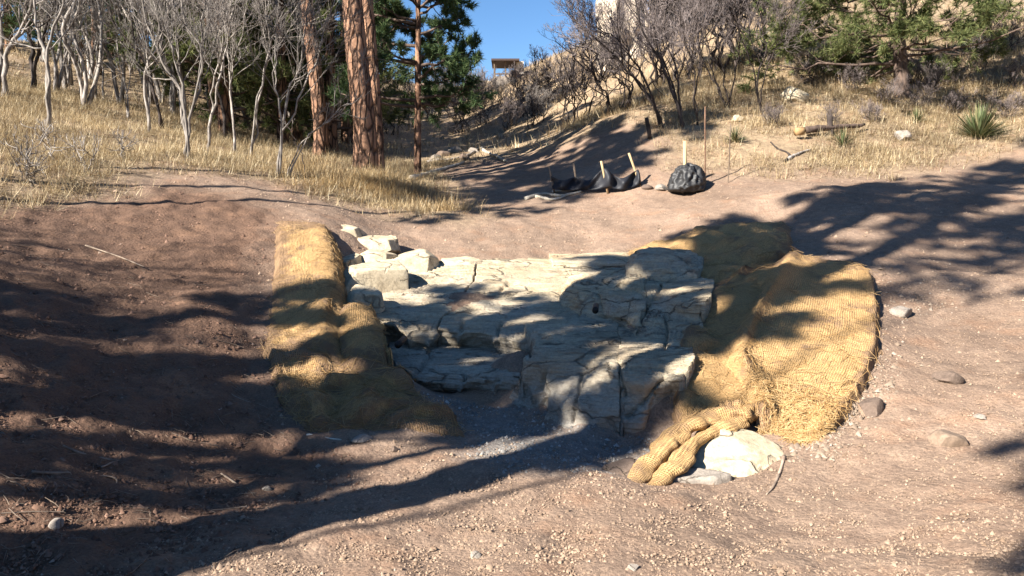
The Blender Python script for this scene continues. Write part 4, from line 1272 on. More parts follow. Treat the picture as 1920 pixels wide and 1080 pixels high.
def pine_meshes(axis, z0, z1, reach, nl, seed, needle_mat=None, droop=.0, n_t=26, L=.16, w=.011, tuft=3.2, shape=None, up=.1, limb_r=.05, n2=7, n3=4, low=None):
    """limbs mesh + foliage mesh; axis(z)->xyz of the trunk, reach(q)->limb length along the crown"""
    r = np.random.default_rng(seed)
    zs = np.sort(r.uniform(0, 1, nl))
    az = r.uniform(0, 6.283, nl)
    Pt, R = [], []
    for q, a in zip(zs, az):
        L0 = reach(q) * r.uniform(.7, 1.15)
        c = axis(z0 + q * (z1 - z0))
        dz = up - droop * (1 - q) + .5 * q
        p = [c]
        for k in range(1, 7):
            t = k / 6
            p.append(c + np.array([math.cos(a) * L0 * t, math.sin(a) * L0 * t, L0 * t * dz + .12 * L0 * t * t]) + r.normal(0, .05 * L0, 3) * t)
        Pt.append(p); R.append(limb_r * (.45 + .55 * L0 / reach(.2)) * np.linspace(1, .25, 7))
    for (zl, az_, L0) in (low or []):
        c = axis(zl); p = [c]
        for k in range(1, 7):
            p.append(c + np.array([math.cos(az_), math.sin(az_), .15]) * L0 * k / 6 + r.normal(0, .03, 3))
        Pt.append(p); R.append(.03 * np.linspace(1, .3, 7))
    Pt = np.array(Pt); R = np.array(R)
    b = Batch(); b.tubes(Pt, R, 5)
    A2, R2 = children(Pt, R, n2, .42, 48, 5, .5, r, .12, tmin=.3, rmin=.008)
    b.tubes(A2, R2, 4)
    A3, R3 = children(A2, R2, n3, .5, 45, 3, .6, r, .2, tmin=.35, rmin=.005)
    b.tubes(A3, R3, 3)
    pos = [A3[:, 2], A3[:, 1], A2[:, 4], Pt[:, 6]]
    dr = [unit(A3[:, 2] - A3[:, 1]), unit(A3[:, 1] - A3[:, 0]), unit(A2[:, 4] - A2[:, 3]), unit(Pt[:, 6] - Pt[:, 5])]
    pos = np.concatenate(pos); dr = np.concatenate(dr)
    keep = r.uniform(size=len(pos)) < tuft
    pos, dr = pos[keep], dr[keep]
    V, f = needles(pos, dr, seed + 1, n_t, L, w)
    return b.mesh("limbs", M_limb), mesh_data("crown", V, f, needle_mat or M_needle, False)

def pine(name, loc, path, rad, crown, label, group=None, seed=0, trunk_mat=None, rz=0, sc=1, cat="pine tree", bark=.06):
    e = empty(name, loc, label, cat, group)
    e.rotation_euler = (0, 0, rz); e.scale = (sc,) * 3
    lm, cm = crown
    for nm, me in (("trunk", pine_trunk(path, rad, seed=seed, material=trunk_mat, bark=bark)), ("limbs", lm), ("crown", cm)):
        o = bpy.data.objects.new(nm, me); C.objects.link(o); o.parent = e
    return e

def path_axis(path):
    q = np.asarray(path, float)
    return lambda z: np.array([np.interp(z, q[:, 2], q[:, 0]), np.interp(z, q[:, 2], q[:, 1]), z])

def pine_px(base_px, d, trunk_px, rad, height, crown_z, reach, nl, label, seed, trunk_mat=None, **kw):
    b = P(*base_px, d)
    b[2] = gz(b[0], b[1]) - .05
    path = [np.array([0, 0, -.1])]
    for q in trunk_px:
        path.append(P(q[0], q[1], d) - b)
    dirv = unit(path[-1] - path[-2])
    top = path[-1] + dirv * max(.5, (height - path[-1][2]) / max(dirv[2], .3))
    path.append((path[-1] + top) / 2); path.append(top)
    cr = pine_meshes(path_axis(path), crown_z[0], crown_z[1], reach, nl, seed, **kw)
    return pine("pine_tree", b, path, rad, cr, label, "tall pines beside the channel", seed, trunk_mat)

big_reach = lambda q: 2.6 * (1 - q) ** .7 + .5
pine_px((686,322), 18, [(684,250),(674,150),(665,60),(658,-20)], [.28,.255,.245,.23,.22,.17,.06], 15, (6.5,14.5), big_reach, 26, "thickest orange barked pine trunk left of the channel head", 31, L=.2, n_t=20)
pine_px((708,318), 18.9, [(706,250),(700,150),(693,60),(688,-20)], [.17,.155,.145,.14,.13,.1,.04], 13, (6.5,12.5), big_reach, 20, "dark slimmer pine trunk pressed against the thickest pine", 32, L=.2, n_t=20)
pine_px((600,292), 20.5, [(602,250),(596,180),(588,110),(580,50),(572,-20)], [.2,.185,.175,.17,.16,.14,.05], 14, (5.5,13.5), big_reach, 24, "second orange barked pine behind the white young oak", 33, L=.2, n_t=20)
pine_px((783,342), 20.5, [(783,280),(783,200),(784,130),(784,40)], [.095,.09,.085,.08,.07,.05,.02], 9, (1.9,8.6), lambda q: 1.8 * (1 - q) ** .5 + .3, 64, "slim pine with a bare brown pole trunk and bushy crown against the sky", 34, L=.19, n_t=18, w=.024, n2=9, n3=5, up=.0)
pine_px((1692,186), 22, [(1688,120),(1686,60),(1690,-10)], [.2,.17,.16,.14,.12,.06,.03], 8, (.6,7.5), lambda q: 3.3 * (1 - q) ** .5 + .3, 66, "green pine with low drooping branches on the right slope", 35, needle_mat=M_needle_y, trunk_mat=M_limb, L=.21, n_t=25, droop=.2, up=.06, w=.022, n2=10, n3=6, limb_r=.045)

# evergreens behind the grove
ev = []
for k in range(3):
    ax = path_axis([np.array([0, 0, -.2]), np.array([.1, 0, 5.0]), np.array([0, .1, 11.0])])
    ev.append((pine_trunk([np.array([0, 0, -.2]), np.array([.1, 0, 5.0]), np.array([0, .1, 11.0])], [.2, .13, .02], 60, 12, seed=50 + k),
               *pine_meshes(ax, .6, 10.8, lambda q: 2.3 * (1 - q) ** .75 + .25, 60, 60 + k, needle_mat=M_needle if k < 1 else M_needle_y, L=.26, n_t=18, w=.03, n2=7, n3=3)))
for k, (x, y, kind) in enumerate([(-7.4,26,1),(-8.6,30,1),(-10.8,28.5,1),(-6.6,30,1),(-12.6,33,1),(-8.6,22.6,2),(-9.9,25.2,2),(-7.2,23.6,2),(-8.6,36,0),(-7,34,1),(-15.5,38,0),(-18,33,1),(-6.0,25.0,1),(-11.6,35,1),(-21,37,0),(-25,36,1),(-27,41,0),(-31,45,1),(-22.5,43,0),(-17,43,0),(-13.5,42,1),(-34,40,0)]):
    e = empty("evergreen_tree", (x, y, gz(x, y) - .1), "yellow green sunlit evergreen behind the bare oaks" if kind == 2 else "dark green evergreen in the wood behind the bare oaks", "pine tree", "evergreens behind the left grove")
    e.rotation_euler = (0, 0, k * 1.7); s0 = .85 + .35 * ((k * 13) % 7) / 7; e.scale = (s0,) * 3
    for nm, me in zip(("trunk", "limbs", "crown"), ev[kind]):
        o = bpy.data.objects.new(nm, me); C.objects.link(o); o.parent = e

# ------------------------------------------------------------------ grass and ground litter
def grass_mesh(x, y, nb, L, W, seed, material, name, lean=.5, lift=0.0):
    r = np.random.default_rng(seed)
    B = len(x)
    z = ground(x, y) + lift
    a = r.uniform(0, 6.283, (B, nb)); rad = r.uniform(0, .3, (B, nb)) * (L[:, None] / .35)
    bx = x[:, None] + np.cos(a) * rad; by = y[:, None] + np.sin(a) * rad
    l = L[:, None] * r.uniform(.5, 1.15, (B, nb))
    th = (np.abs(r.normal(0, lean, (B, nb))) + (r.uniform(size=(B, 1)) < .4) * .5).clip(0, 1.45)
    az = a + r.normal(0, .7, (B, nb))
    d = np.stack([np.cos(az) * np.sin(th), np.sin(az) * np.sin(th), np.cos(th)], -1)
    th2 = (th + r.uniform(.1, .9, (B, nb))).clip(0, 1.7)
    d2 = np.stack([np.cos(az) * np.sin(th2), np.sin(az) * np.sin(th2), np.cos(th2)], -1)
    base = np.stack([bx, by, np.broadcast_to(z[:, None] - .02, bx.shape)], -1)
    s = np.stack([-np.sin(az), np.cos(az), 0 * az], -1) * (W[:, None, None] if np.ndim(W) else W) * .5
    mid = base + d * (l * .55)[..., None]; tip = mid + d2 * (l * .45)[..., None]
    V = np.stack([base + s, base - s, tip], 2).reshape(-1, 3)
    me = mesh_data(name, V, np.arange(B * nb * 3).reshape(-1, 3), material, False)
    return tag(obj(name, me), kind="stuff")

def sample_grass(n, x0, x1, y0, y1, seed):
    r = np.random.default_rng(seed)
    x = r.uniform(x0, x1, n); y = r.uniform(y0, y1, n)
    m = (np.abs(x) < .74 * y + 1.5) & (y > 6)
    x, y = x[m], y[m]
    dirt = poly_soft(x, y, dirt_poly, .4, 50)
    dens = .35 + .65 * sstep(-.35, .25, fbm(xyz(x * .6, y * .6), 3, 120))
    k = r.uniform(size=len(x)) > dirt * 1.02
    k &= r.uniform(size=len(x)) < dens
    if x0 > 0: k &= fbm(xyz(x * .45, y * .45), 3, 133) > -.12 - .3 * r.uniform(size=len(x))
    return x[k], y[k], r
x, y, r = sample_grass(28000, -16, -1.5, 7, 24, 1)
grass_mesh(x, y, 15, .27 * r.uniform(.5, 1.4, len(x)), np.full(len(x), .011), 1, M_grass, "dry_grass", 1.12)
x, y, r = sample_grass(34000, 2, 19, 13, 30, 2)
grass_mesh(x, y, 13, .28 * r.uniform(.5, 1.3, len(x)), np.full(len(x), .012), 2, M_grass, "dry_grass", 1.12)
x, y, r = sample_grass(20000, -40, 45, 22, 75, 3)
grass_mesh(x, y, 9, .42 * r.uniform(.5, 1.3, len(x)), np.full(len(x), .028), 3, M_grass, "dry_grass", .85)
# tall gold grass round the pine feet
r = np.random.default_rng(4)
gx, gy = [], []
for (px, py, sx, sy, n) in [(690,335,60,12,260),(600,312,60,12,200),(760,362,50,14,260),(840,392,50,10,170),(640,345,60,12,200),(550,318,40,10,100),(720,350,40,10,160)]:
    for _ in range(int(n * .5)):
        q = ground_px(px + r.normal(0, sx * .75), py + r.normal(0, sy * .6)); gx.append(q[0]); gy.append(q[1])
gx, gy = np.array(gx), np.array(gy)
grass_mesh(gx, gy, 14, .36 * r.uniform(.4, 1.4, len(gx)), np.full(len(gx), .010), 5, M_grass_g, "gold_grass", .65)
# sparse wisps on the bare soil edge
x, y, r2_ = sample_grass(2500, -16, 19, 7, 24, 9)

def clods(n, seed, sizes, region, material, name, lift=.2):
    r = np.random.default_rng(seed)
    x, y = region(r, n)
    n = len(x)
    O = np.array([[1,0,0],[-1,0,0],[0,1,0],[0,-1,0],[0,0,1],[0,0,-1]], float)
    Fc = np.array([[0,2,4],[2,1,4],[1,3,4],[3,0,4]])
    O = O[:5] + np.array([[0, 0, -.45]] * 4 + [[0, 0, 0]])
    s = np.exp(r.normal(np.log(sizes[0]), sizes[1], n)).clip(.003, sizes[2])
    V = O[None] * r.uniform(.55, 1.2, (n, 5, 1)) + r.normal(0, .18, (n, 5, 3))
    a = r.uniform(0, 6.283, n)
    ca, sa = np.cos(a)[:, None], np.sin(a)[:, None]
    V = np.stack([V[..., 0] * ca - V[..., 1] * sa, V[..., 0] * sa + V[..., 1] * ca, V[..., 2] * .75], -1) * s[:, None, None]
    V += np.stack([x, y, ground(x, y) + s * lift], -1)[:, None]
    f = (np.arange(n)[:, None, None] * 5 + Fc[None]).reshape(-1, 3)
    return tag(obj(name, mesh_data(name, V.reshape(-1, 3), f, material, False)), kind="stuff")

def fan_region(d0, d1, hw=.73, poly=None, inv=False, gamma=1.0):
    def f(r, n):
        d = d0 * (d1 / d0) ** (r.uniform(size=n) ** gamma)
        x = r.uniform(-hw, hw, n) * d
        if poly is not None:
            m = poly_soft(x, d, poly, .3, 40) > r.uniform(size=n)
            if inv: m = ~m
            x, d = x[m], d[m]
        return x, d
    return f
def speck(name, *stops):
    m, nt, b = mat(name)
    nt.links.new(ramp(nt, island(nt), *stops), b.inputs["Base Color"])
    return m
M_clod = speck("loose soil crumbs", (0.0, (.18,.12,.08)), (.7, (.32,.228,.16)), (.996, (.36,.26,.185)), (1.0, (.44,.36,.29)))
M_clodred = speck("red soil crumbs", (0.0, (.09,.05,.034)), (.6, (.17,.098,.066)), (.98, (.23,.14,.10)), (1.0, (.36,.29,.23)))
M_rubble = speck("pale rubble", (0.0, (.17,.12,.085)), (.6, (.27,.205,.15)), (1.0, (.38,.31,.245)))
M_gravel = speck("grey apron gravel", (0.0, (.13,.12,.11)), (.7, (.25,.235,.215)), (1.0, (.42,.39,.35)))
clods(80000, 21, (.0048, .55, .020), fan_region(2.6, 9, poly=red_poly, inv=True, gamma=1.1), M_clod, "soil_crumbs")
clods(13000, 24, (.011, .5, .04), fan_region(8, 17, poly=red_poly, inv=True), M_clod, "soil_crumbs")
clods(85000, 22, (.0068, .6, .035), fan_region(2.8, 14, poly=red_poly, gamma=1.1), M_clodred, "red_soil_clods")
def rubble_region(r, n):
    xs, ys = [], []
    pts = [(1600,745,70,45),(1560,790,50,40),(1650,700,50,60),(1720,560,60,50),(1530,845,40,18)]
    for (px, py, sx, sy) in pts:
        for _ in range(n // len(pts)):
            q = ground_px(px + r.normal(0, sx * .6), py + r.normal(0, sy * .6)); xs.append(q[0]); ys.append(q[1])
    return np.array(xs), np.array(ys)
clods(900, 25, (.012, .5, .04), rubble_region, M_rubble, "pale_rubble")
clods(9000, 26, (.009, .5, .028), lambda r, n: (lambda x, y: (lambda m: (x[m], y[m]))(in_poly(x, y, sand_poly)))(r.uniform(-1.6, 1.6, n), r.uniform(4.6, 8, n)), M_gravel, "apron_gravel")

# ------------------------------------------------------------------ trees standing left of and behind the camera (they shade the channel)
def sunxy(p, q):
    return p * .6 + q * .8, -p * .8 + q * .6
def pine_xy(p, q, rad, height, crown, reach, nl, label, seed, lean=(0, 0), n_t=9, L=.25, w=.06, n2=6, n3=3, low=None):
    x, y = sunxy(p, q)
    b = np.array([x, y, gz(x, y) - .1])
    path = [np.array([lean[0] * t * height, lean[1] * t * height, t * height]) for t in (0, .2, .4, .6, .8, 1)]
    cr = pine_meshes(path_axis(path), *crown, reach, nl, seed, n_t=n_t, L=L, w=w, n2=n2, n3=n3, low=low)
    return pine("pine_tree", b, path, [rad, rad * .9, rad * .8, rad * .65, rad * .4, .05], cr, label, "pines behind the camera", seed)
pine_xy(-3.6, -3.8, .25, 16.5, (11.4,16), lambda q: 2.1 * (1 - q) ** .5 + .4, 26, "tall straight pine close behind the camera on its left", 71, lean=(-.088, .118))
pine_xy(-4.2, -4.3, .34, 5.2, (4.5,5.1), lambda q: .5, 3, "thick broken pine snag beside the tall straight pine", 72)
pine_xy(-4.8, -6.4, .09, 9.2, (6.6,9), lambda q: .6 * (1 - q) ** .3 + .2, 20, "small bushy topped pine behind the tall straight pine", 83)
pine_xy(-5.4, -8.2, .09, 7.2, (4.4,7), lambda q: .7 * (1 - q) ** .3 + .2, 20, "short bushy pine behind the small bushy topped pine", 84)
pine_xy(-3.7, -9, .04, 16.5, (12,16.2), lambda q: 2.0 * (1 - q) ** .4 + .3, 34, "thin high crowned pine behind the tall straight pine", 82)
pine_xy(-.3, -8, .2, 11.5, (6.0,11), lambda q: 1.9 * (1 - q) ** .5 + .3, 10, "sparse tall pine well behind the camera", 76)
pine_xy(-6.2, -7.0, .26, 21, (2.6,20.5), lambda q: .95 * (1 - q) ** .3 + .25, 84, "bushy pine on the left bank out of the picture", 73)
pine_xy(-7.1, -6.2, .2, 15, (6.0,14.6), lambda q: 1.0 * (1 - q) ** .4 + .3, 64, "pine with a high crown on the left bank out of the picture", 74)
pine_xy(-6.2, -9.5, .2, 12.5, (7.0,12), lambda q: .75 * (1 - q) ** .4 + .3, 42, "slender tall pine farther back on the left bank", 75)
pine_xy(-8.1, -6.5, .15, 6.4, (1.2,6.2), lambda q: .8 * (1 - q) ** .5 + .2, 26, "low bushy pine on the left bank out of the picture", 77)
pine_xy(-15.0, -5.0, .07, 14, (8.6,13.7), lambda q: .9 * (1 - q) ** .4 + .3, 46, "dense high crowned pine farthest past the left edge of the picture", 81)
pine_xy(-12.9, -4.0, .07, 15.5, (6.4,15.2), lambda q: 1.0 * (1 - q) ** .3 + .3, 62, "dense pine just past the left edge of the picture", 78)
pine_xy(-13.9, -5.0, .07, 13.5, (7.8,13.2), lambda q: .85 * (1 - q) ** .4 + .3, 46, "dense pine second past the left edge of the picture", 79)
for k, (x, y) in enumerate([(5, -8), (9, -5), (2, -13), (13, -3), (-3, -17), (18, -8)]):  # unseen evergreens, added to block sky light and deepen the shade
    e = empty("evergreen_tree", (x, y, gz(x, y) - .1), "dark unseen evergreen added behind the camera to block sky light", "pine tree", "evergreens added behind the camera")
    e.rotation_euler = (0, 0, k)
    for nm, me in zip(("trunk", "limbs", "crown"), ev[0]):
        o = bpy.data.objects.new(nm, me); C.objects.link(o); o.parent = e
for k, (p, q, sc_, lab) in enumerate([(-8.0, -8, .95, "bare oak out of the picture at the lower left bank"), (-9.8, -8.5, .85, "bare oak out of the picture at the middle of the left bank"), (-8.5, -12, .9, "thin bare oak out of the picture behind the other two"), (-10.6, -8.5, 1.0, "bare oak out of the picture at the upper left bank")]):
    x, y = sunxy(p, q)
    tree("oak_tree", (x, y, gz(x, y) - .05), *protos[k], lab, "tree", "bare oaks left of the picture", rz=k * 1.3, sc=sc_)

# ------------------------------------------------------------------ silt fence, stakes, bag, rods
M_wood = make_bark_mat("raw pine lath", (0.40, 0.27, 0.14), (0.62, 0.45, 0.26), 20, .15, .3)
M_woodgrey = make_bark_mat("weathered stake wood", (0.12, 0.085, 0.06), (0.25, 0.19, 0.14), 20, .15, .3)
M_rust = plain("rusty steel rod", (0.14, 0.08, 0.05), .7)
def bagmat():
    m, nt, b = mat("black plastic sheet")
    b.inputs["Base Color"].default_value = (.020, .020, .021, 1)
    b.inputs["Roughness"].default_value = .58
    b.inputs["Specular IOR Level"].default_value = .5
    bump(nt, b, nz(nt, obj_pos(nt), 9, 3, .5), .35, .02)
    return m
M_bag = bagmat()
M_silt, nt_, b_ = mat("black silt fence fabric")
b_.inputs["Base Color"].default_value = (.018, .019, .024, 1); b_.inputs["Roughness"].default_value = .55

def bar(path, w, dpt, name, material, parent=None, taper=1.0):
    """a square section lath along a path"""
    p = np.asarray(path, float)
    T = unit(np.gradient(p, axis=0))
    U = unit(np.cross(T, [0, 1.0, 0.0])); W = np.cross(T, U)
    sc_ = np.linspace(1, taper, len(p))[:, None]
    V = np.stack([p + U * w * sc_ + W * dpt * sc_, p - U * w * sc_ + W * dpt * sc_, p - U * w * sc_ - W * dpt * sc_, p + U * w * sc_ - W * dpt * sc_], 1).reshape(-1, 3)
    m = len(p); i = np.arange(m - 1)[:, None] * 4; j = np.arange(4)[None]; j2 = (j + 1) % 4
    q = np.stack([i + j, i + j2, i + 4 + j2, i + 4 + j], -1).reshape(-1, 4)
    return obj(name, mesh_data(name, V, [q, np.array([[3, 2, 1, 0]]), (m - 1) * 4 + np.arange(4)[None]], material, False), parent)

fd = 16.2
fb = P(1160, 350, fd); fb[2] = gz(fb[0], fb[1])
fence = empty("silt_fence", fb, "sagging black silt fence on leaning wooden stakes behind the berm", "silt fence")
def stake(px0, py0, px1, py1, d, material, label=None, w=.022):
    a, b = P(px0, py0, d), P(px1, py1, d + .05)
    a[2] -= .12
    o = bar([a, (a * 2 + b) / 3, (a + b * 2) / 3, b], w, w * .6, "stake", material, fence)
    if label: o["label"] = label
stake(1140, 352, 1127, 302, 15.9, M_wood)
stake(1204, 345, 1179, 287, 16.0, M_wood)
stake(1040, 352, 1029, 312, 16.3, M_woodgrey, "dark weathered stake")
stake(1083, 346, 1075, 305, 16.4, M_woodgrey, "dark weathered stake")
top = [(1033,330,16.3),(1055,338,16.25),(1079,332,16.35),(1105,338,16.1),(1132,316,15.95),(1150,328,15.95),(1168,334,15.9),(1188,322,16.0),(1197,318,16.05)]
bot = [(1036,354,16.2),(1058,357,16.15),(1082,356,16.2),(1106,356,16.0),(1138,353,15.85),(1155,354,15.8),(1170,356,15.8),(1192,349,15.9),(1203,346,15.95)]
tp = smooth_path([P(*q) for q in top], 60); bp = smooth_path([P(*q) for q in bot], 60)
rows = []
for k, t in enumerate(np.linspace(0, 1, 9)):
    q = tp * (1 - t) + bp * t
    q[:, 1] += .10 * np.sin(np.linspace(0, 30, 60) + 2 * t) * t * (1 - t) * 4 + .06 * fbm(q * 5, 3, 8)
    rows.append(q)
A = np.array(rows)
i = np.arange(8)[:, None] * 60; j = np.arange(59)[None]
qd = np.stack([i + j, i + j + 1, i + 60 + j + 1, i + 60 + j], -1).reshape(-1, 4)
o = obj("fabric", mesh_data("fabric", A.reshape(-1, 3), qd, M_silt), fence)
sd = o.modifiers.new("thickness", 'SOLIDIFY'); sd.thickness = .006

# plastic bag dropped over a stake
bc = ground_px(1285, 358); bd = bc[1]
bag = empty("plastic_bag", bc, "bulky crumpled black plastic bag on the berm with a wooden stake through it", "plastic bag")
bm = bmesh.new(); bmesh.ops.create_icosphere(bm, subdivisions=5, radius=1.0)
V = np.array([v.co for v in bm.verts])
hw, hh = 28 / F * bd, 49 / F * bd
env = np.interp(V[:, 2], [-1, -.6, 0, .5, .85, 1], [1.05, 1.12, 1.0, .82, .6, .3])
rad_ = np.linalg.norm(V[:, :2], axis=1, keepdims=True) + 1e-6
q = np.concatenate([V[:, :2] / rad_ * env[:, None] * np.minimum(1, rad_ * 1.4) * hw, (V[:, 2:3] * .5 + .45) * hh], 1)
q[:, 0] += .12 * hh * (V[:, 2] * .5 + .5)
cr_ = 1 - np.abs(fbm(V * 3.3, 4, 66)) * 2.6
q += V * (.07 * np.clip(1 - np.abs(fbm(V * np.array([2.6, 2.6, 1.1]), 3, 66)) * 2.6, -1, 1) + .006 * fbm(V * 6, 2, 67))[:, None]
for v, c in zip(bm.verts, q): v.co = c
me = bpy.data.meshes.new("bag_body"); bm.to_mesh(me); bm.free()
me.polygons.foreach_set("use_smooth", np.ones(len(me.polygons), bool)); me.materials.append(M_bag)
o = bpy.data.objects.new("bag_body", me); C.objects.link(o); o.parent = bag
a, b = P(1285, 350, bd + .1), P(1284, 264, bd + .1)
bar([a, (a + b) / 2, b], .036, .02, "stake", M_wood, bag)
# bricks of sod / folded sheet left of the bag
def rod(p0, p1, d, r, label, name="rod", material=None, cat="metal rod", group="thin rods standing by the bag"):
    a, b = P(*p0, d), P(*p1, d)
    a[2] -= .1
    B_ = Batch(); t = np.linspace(0, 1, 6)[:, None]
    B_.tubes((a * (1 - t) + b * t + np.array([[0.01, 0, 0]]) * np.sin(t * 5))[None], np.full((1, 6), r), 8)
    return tag(obj(name, B_.mesh(name, material or M_rust)), label, cat, group)
rod((1321, 357), (1323, 200), 15.6, .016, "tall thin rusty rod just right of the plastic bag")
rod((1363, 357), (1371, 232), 15.6, .012, "pale thin rod leaning right of the tall rusty rod", material=M_woodgrey)
# pale limbs and stones lying on the berm
def stick(pts, r, label, material, cat="branch", name="branch", group=None, ns=7, lift=0.0):
    q = smooth_path([P(*c) if len(c) == 3 else ground_px(*c) for c in pts], 14)
    g_ = ground(q[:, 0], q[:, 1])
    q[:, 2] = np.maximum(q[:, 2], g_ + r * .6) + lift
    rr = np.linspace(r, r * .5, 14) * (1 + .12 * np.random.default_rng(len(pts) * 7 + int(r * 1e4)).normal(size=14))
    B_ = Batch(); B_.tubes(q[None], rr[None], ns)
    return tag(obj(name, B_.mesh(name, material)), label, cat, group)
M_bleach = make_bark_mat("bleached dead wood", (0.42, 0.36, 0.28), (0.70, 0.63, 0.52), 12, .4, .4)
stick([(985,374),(1020,366),(1055,367),(1090,361)], .045, "bleached pale branch lying on the berm left of the silt fence", M_bleach)
stick([(1005,371),(1035,374),(1060,368)], .035, "shorter bleached branch crossing the long pale branch", M_bleach)
stick([(1035,362),(1065,358),(1100,352)], .03, "thin bleached stick below the dark stakes", M_bleach)
stone(1215, 350, .13, "tan rock between the leaning stakes and the plastic bag", M_brownstone, 31, .6)
stone(1240, 350, .16, "grey block beside the plastic bag", M_greystone, 32, .6)
stick([(770,338),(800,330),(835,318),(870,306)], .07, "pale fallen log at the foot of the slim pine", M_bleach, "log", "log")
stick([(800,305),(840,300),(880,290),(905,276)], .06, "greyish fallen log across the dark hollow", M_oak, "log", "log")
stick([(900,280),(925,292),(950,303)], .06, "bleached log pointing down at the red cut bank", M_bleach, "log", "log")
for k, (px, py, s_, lab) in enumerate([(832,292,.28,"lavender grey rock in the heap by the hollow"),(852,286,.3,"larger lavender grey rock at the heap's middle"),(872,296,.26,"lowest pinkish rock of the heap by the hollow"),(890,284,.24,"pinkish rock at the heap's right end"),(866,278,.2,"small pink rock on top of the heap"),(818,300,.24,"grey rock at the heap's left end")]):
    stone(px, py, s_, lab, M_greystone if k % 2 else M_brownstone, 40 + k, .7, group="rock heap by the hollow")
# fallen log, stumps and yuccas on the right slope
stick([(1510,276,18.3),(1560,258,18.6),(1620,246,19.0)], .085, "brown fallen log with a freshly sawn end in the dry grass", M_limb, "log", "log", ns=12, lift=.12)
cpos = P(1506, 280, 18.1); cpos[2] = max(cpos[2], gz(cpos[0], cpos[1]) + .2)
B_ = Batch(); B_.tubes(np.array([[cpos + np.array([-.22, -.05, -.03]) * t for t in (0, .5, 1)]]), np.full((1, 3), .095), 14)
tag(obj("log_round", B_.mesh("log_round", plain("sawn wood", (.30, .19, .09), .8, 12))), "yellow freshly sawn log round at the end of the brown log", "log")
stick([(1470,305),(1480,292),(1455,280),(1445,270)], .03, "twisted dark dead branch on the slope left of the sawn log", M_oakdark)
stick([(1478,300),(1500,288),(1520,282)], .04, "thin pale dead branch beside the twisted dark branch", M_oak)
rod((1558, 262), (1556, 215), 18.6, .07, "dark broken snag stub behind the fallen log", "stump", M_oakdark, "stump", None)
rod((1218, 252), (1213, 220), 18.6, .05, "short dark stump left of the sweeping oak", "stump", M_oakdark, "stump", None)
def yucca(px, py, hgt, n, label, seed):
    b0 = ground_px(px, py); r = np.random.default_rng(seed)
    V, Fq, Ft = [], [], []
    for k in range(n):
        az = r.uniform(0, 6.283); el = r.uniform(.15, 1.5) ; L = hgt * r.uniform(.75, 1.1)
        d = np.array([math.cos(az) * math.cos(el), math.sin(az) * math.cos(el), math.sin(el)])
        s_ = np.array([-math.sin(az), math.cos(az), 0]) * .016 * hgt / .7
        up_ = np.cross(d, s_); 
        m = len(V)
        b1 = d * .04
        V += [b1 + s_ * .7, b1 - s_ * .7, d * L * .5 + s_ - up_ * .3, d * L * .5 - s_ - up_ * .3, d * L * .5, d * L + np.array([0, 0, -.12 * L * math.cos(el)])]
        Fq += [[m, m + 2, m + 4, m + 1]]
        Ft += [[m + 1, m + 4, m + 3], [m + 2, m + 5, m + 4], [m + 4, m + 5, m + 3]]
    e = empty("yucca", b0, label, "yucca plant", "yuccas on the right slope")
    o = bpy.data.objects.new("leaves", mesh_data("leaves", np.array(V), [np.array(Fq), np.array(Ft)], M_yucca, False)); C.objects.link(o); o.parent = e
yucca(1835, 262, .95, 240, "biggest spiky yucca at the right side above the shaded bank", 1)
yucca(1718, 232, .5, 70, "spiky yucca under the right pine beside the white rock", 2)
yucca(1378, 268, .48, 80, "small blue green yucca right of the tall rusty rod", 3)
yucca(1580, 275, .5, 60, "dark shaded yucca below the fallen log", 4)
# ------------------------------------------------------------------ hilltop shelter and sandstone cliff
sb = ground_px(950, 152, dmax=160)
sh = empty("hilltop_shelter", sb, "small open roofed shelter on the skyline against the blue sky", "shelter")
u_ = sb[1] / F
def box(name, c, sz, material, parent):
    bm = bmesh.new(); bmesh.ops.create_cube(bm, size=1.0)
    for v in bm.verts: v.co = Vector([v.co[k] * sz[k] + c[k] for k in range(3)])
    me = bpy.data.meshes.new(name); bm.to_mesh(me); bm.free(); me.materials.append(material)
    o = bpy.data.objects.new(name, me); C.objects.link(o); o.parent = parent
    return o
M_roof = plain("brown roof boards", (.07, .05, .045), .9)
M_plaster = plain("pale plaster wall", (.5, .46, .4), .9, 6)
for dx in (-22, -2, 16):
    for dy in (-1.0, 1.0):
        box("post", (dx * u_, dy, 14 * u_), (2.2 * u_, .16, 32 * u_), M_woodgrey, sh)
rf = box("roof", (-2 * u_, 0, 31 * u_), (50 * u_, 3.0, 3.4 * u_), M_roof, sh)
box("ridge_cap", (2 * u_, 0, 33.6 * u_), (26 * u_, 1.8, 2.6 * u_), M_roof, sh)
box("railing", (-4 * u_, -1.05, 8 * u_), (34 * u_, .1, 2.0 * u_), M_woodgrey, sh)
box("wall", (22 * u_, .2, 20 * u_), (18 * u_, 2.2, 22 * u_), M_plaster, sh)
box("foundation", (-2 * u_, 0, -5 * u_), (46 * u_, 2.6, 14 * u_), M_greystone, sh)

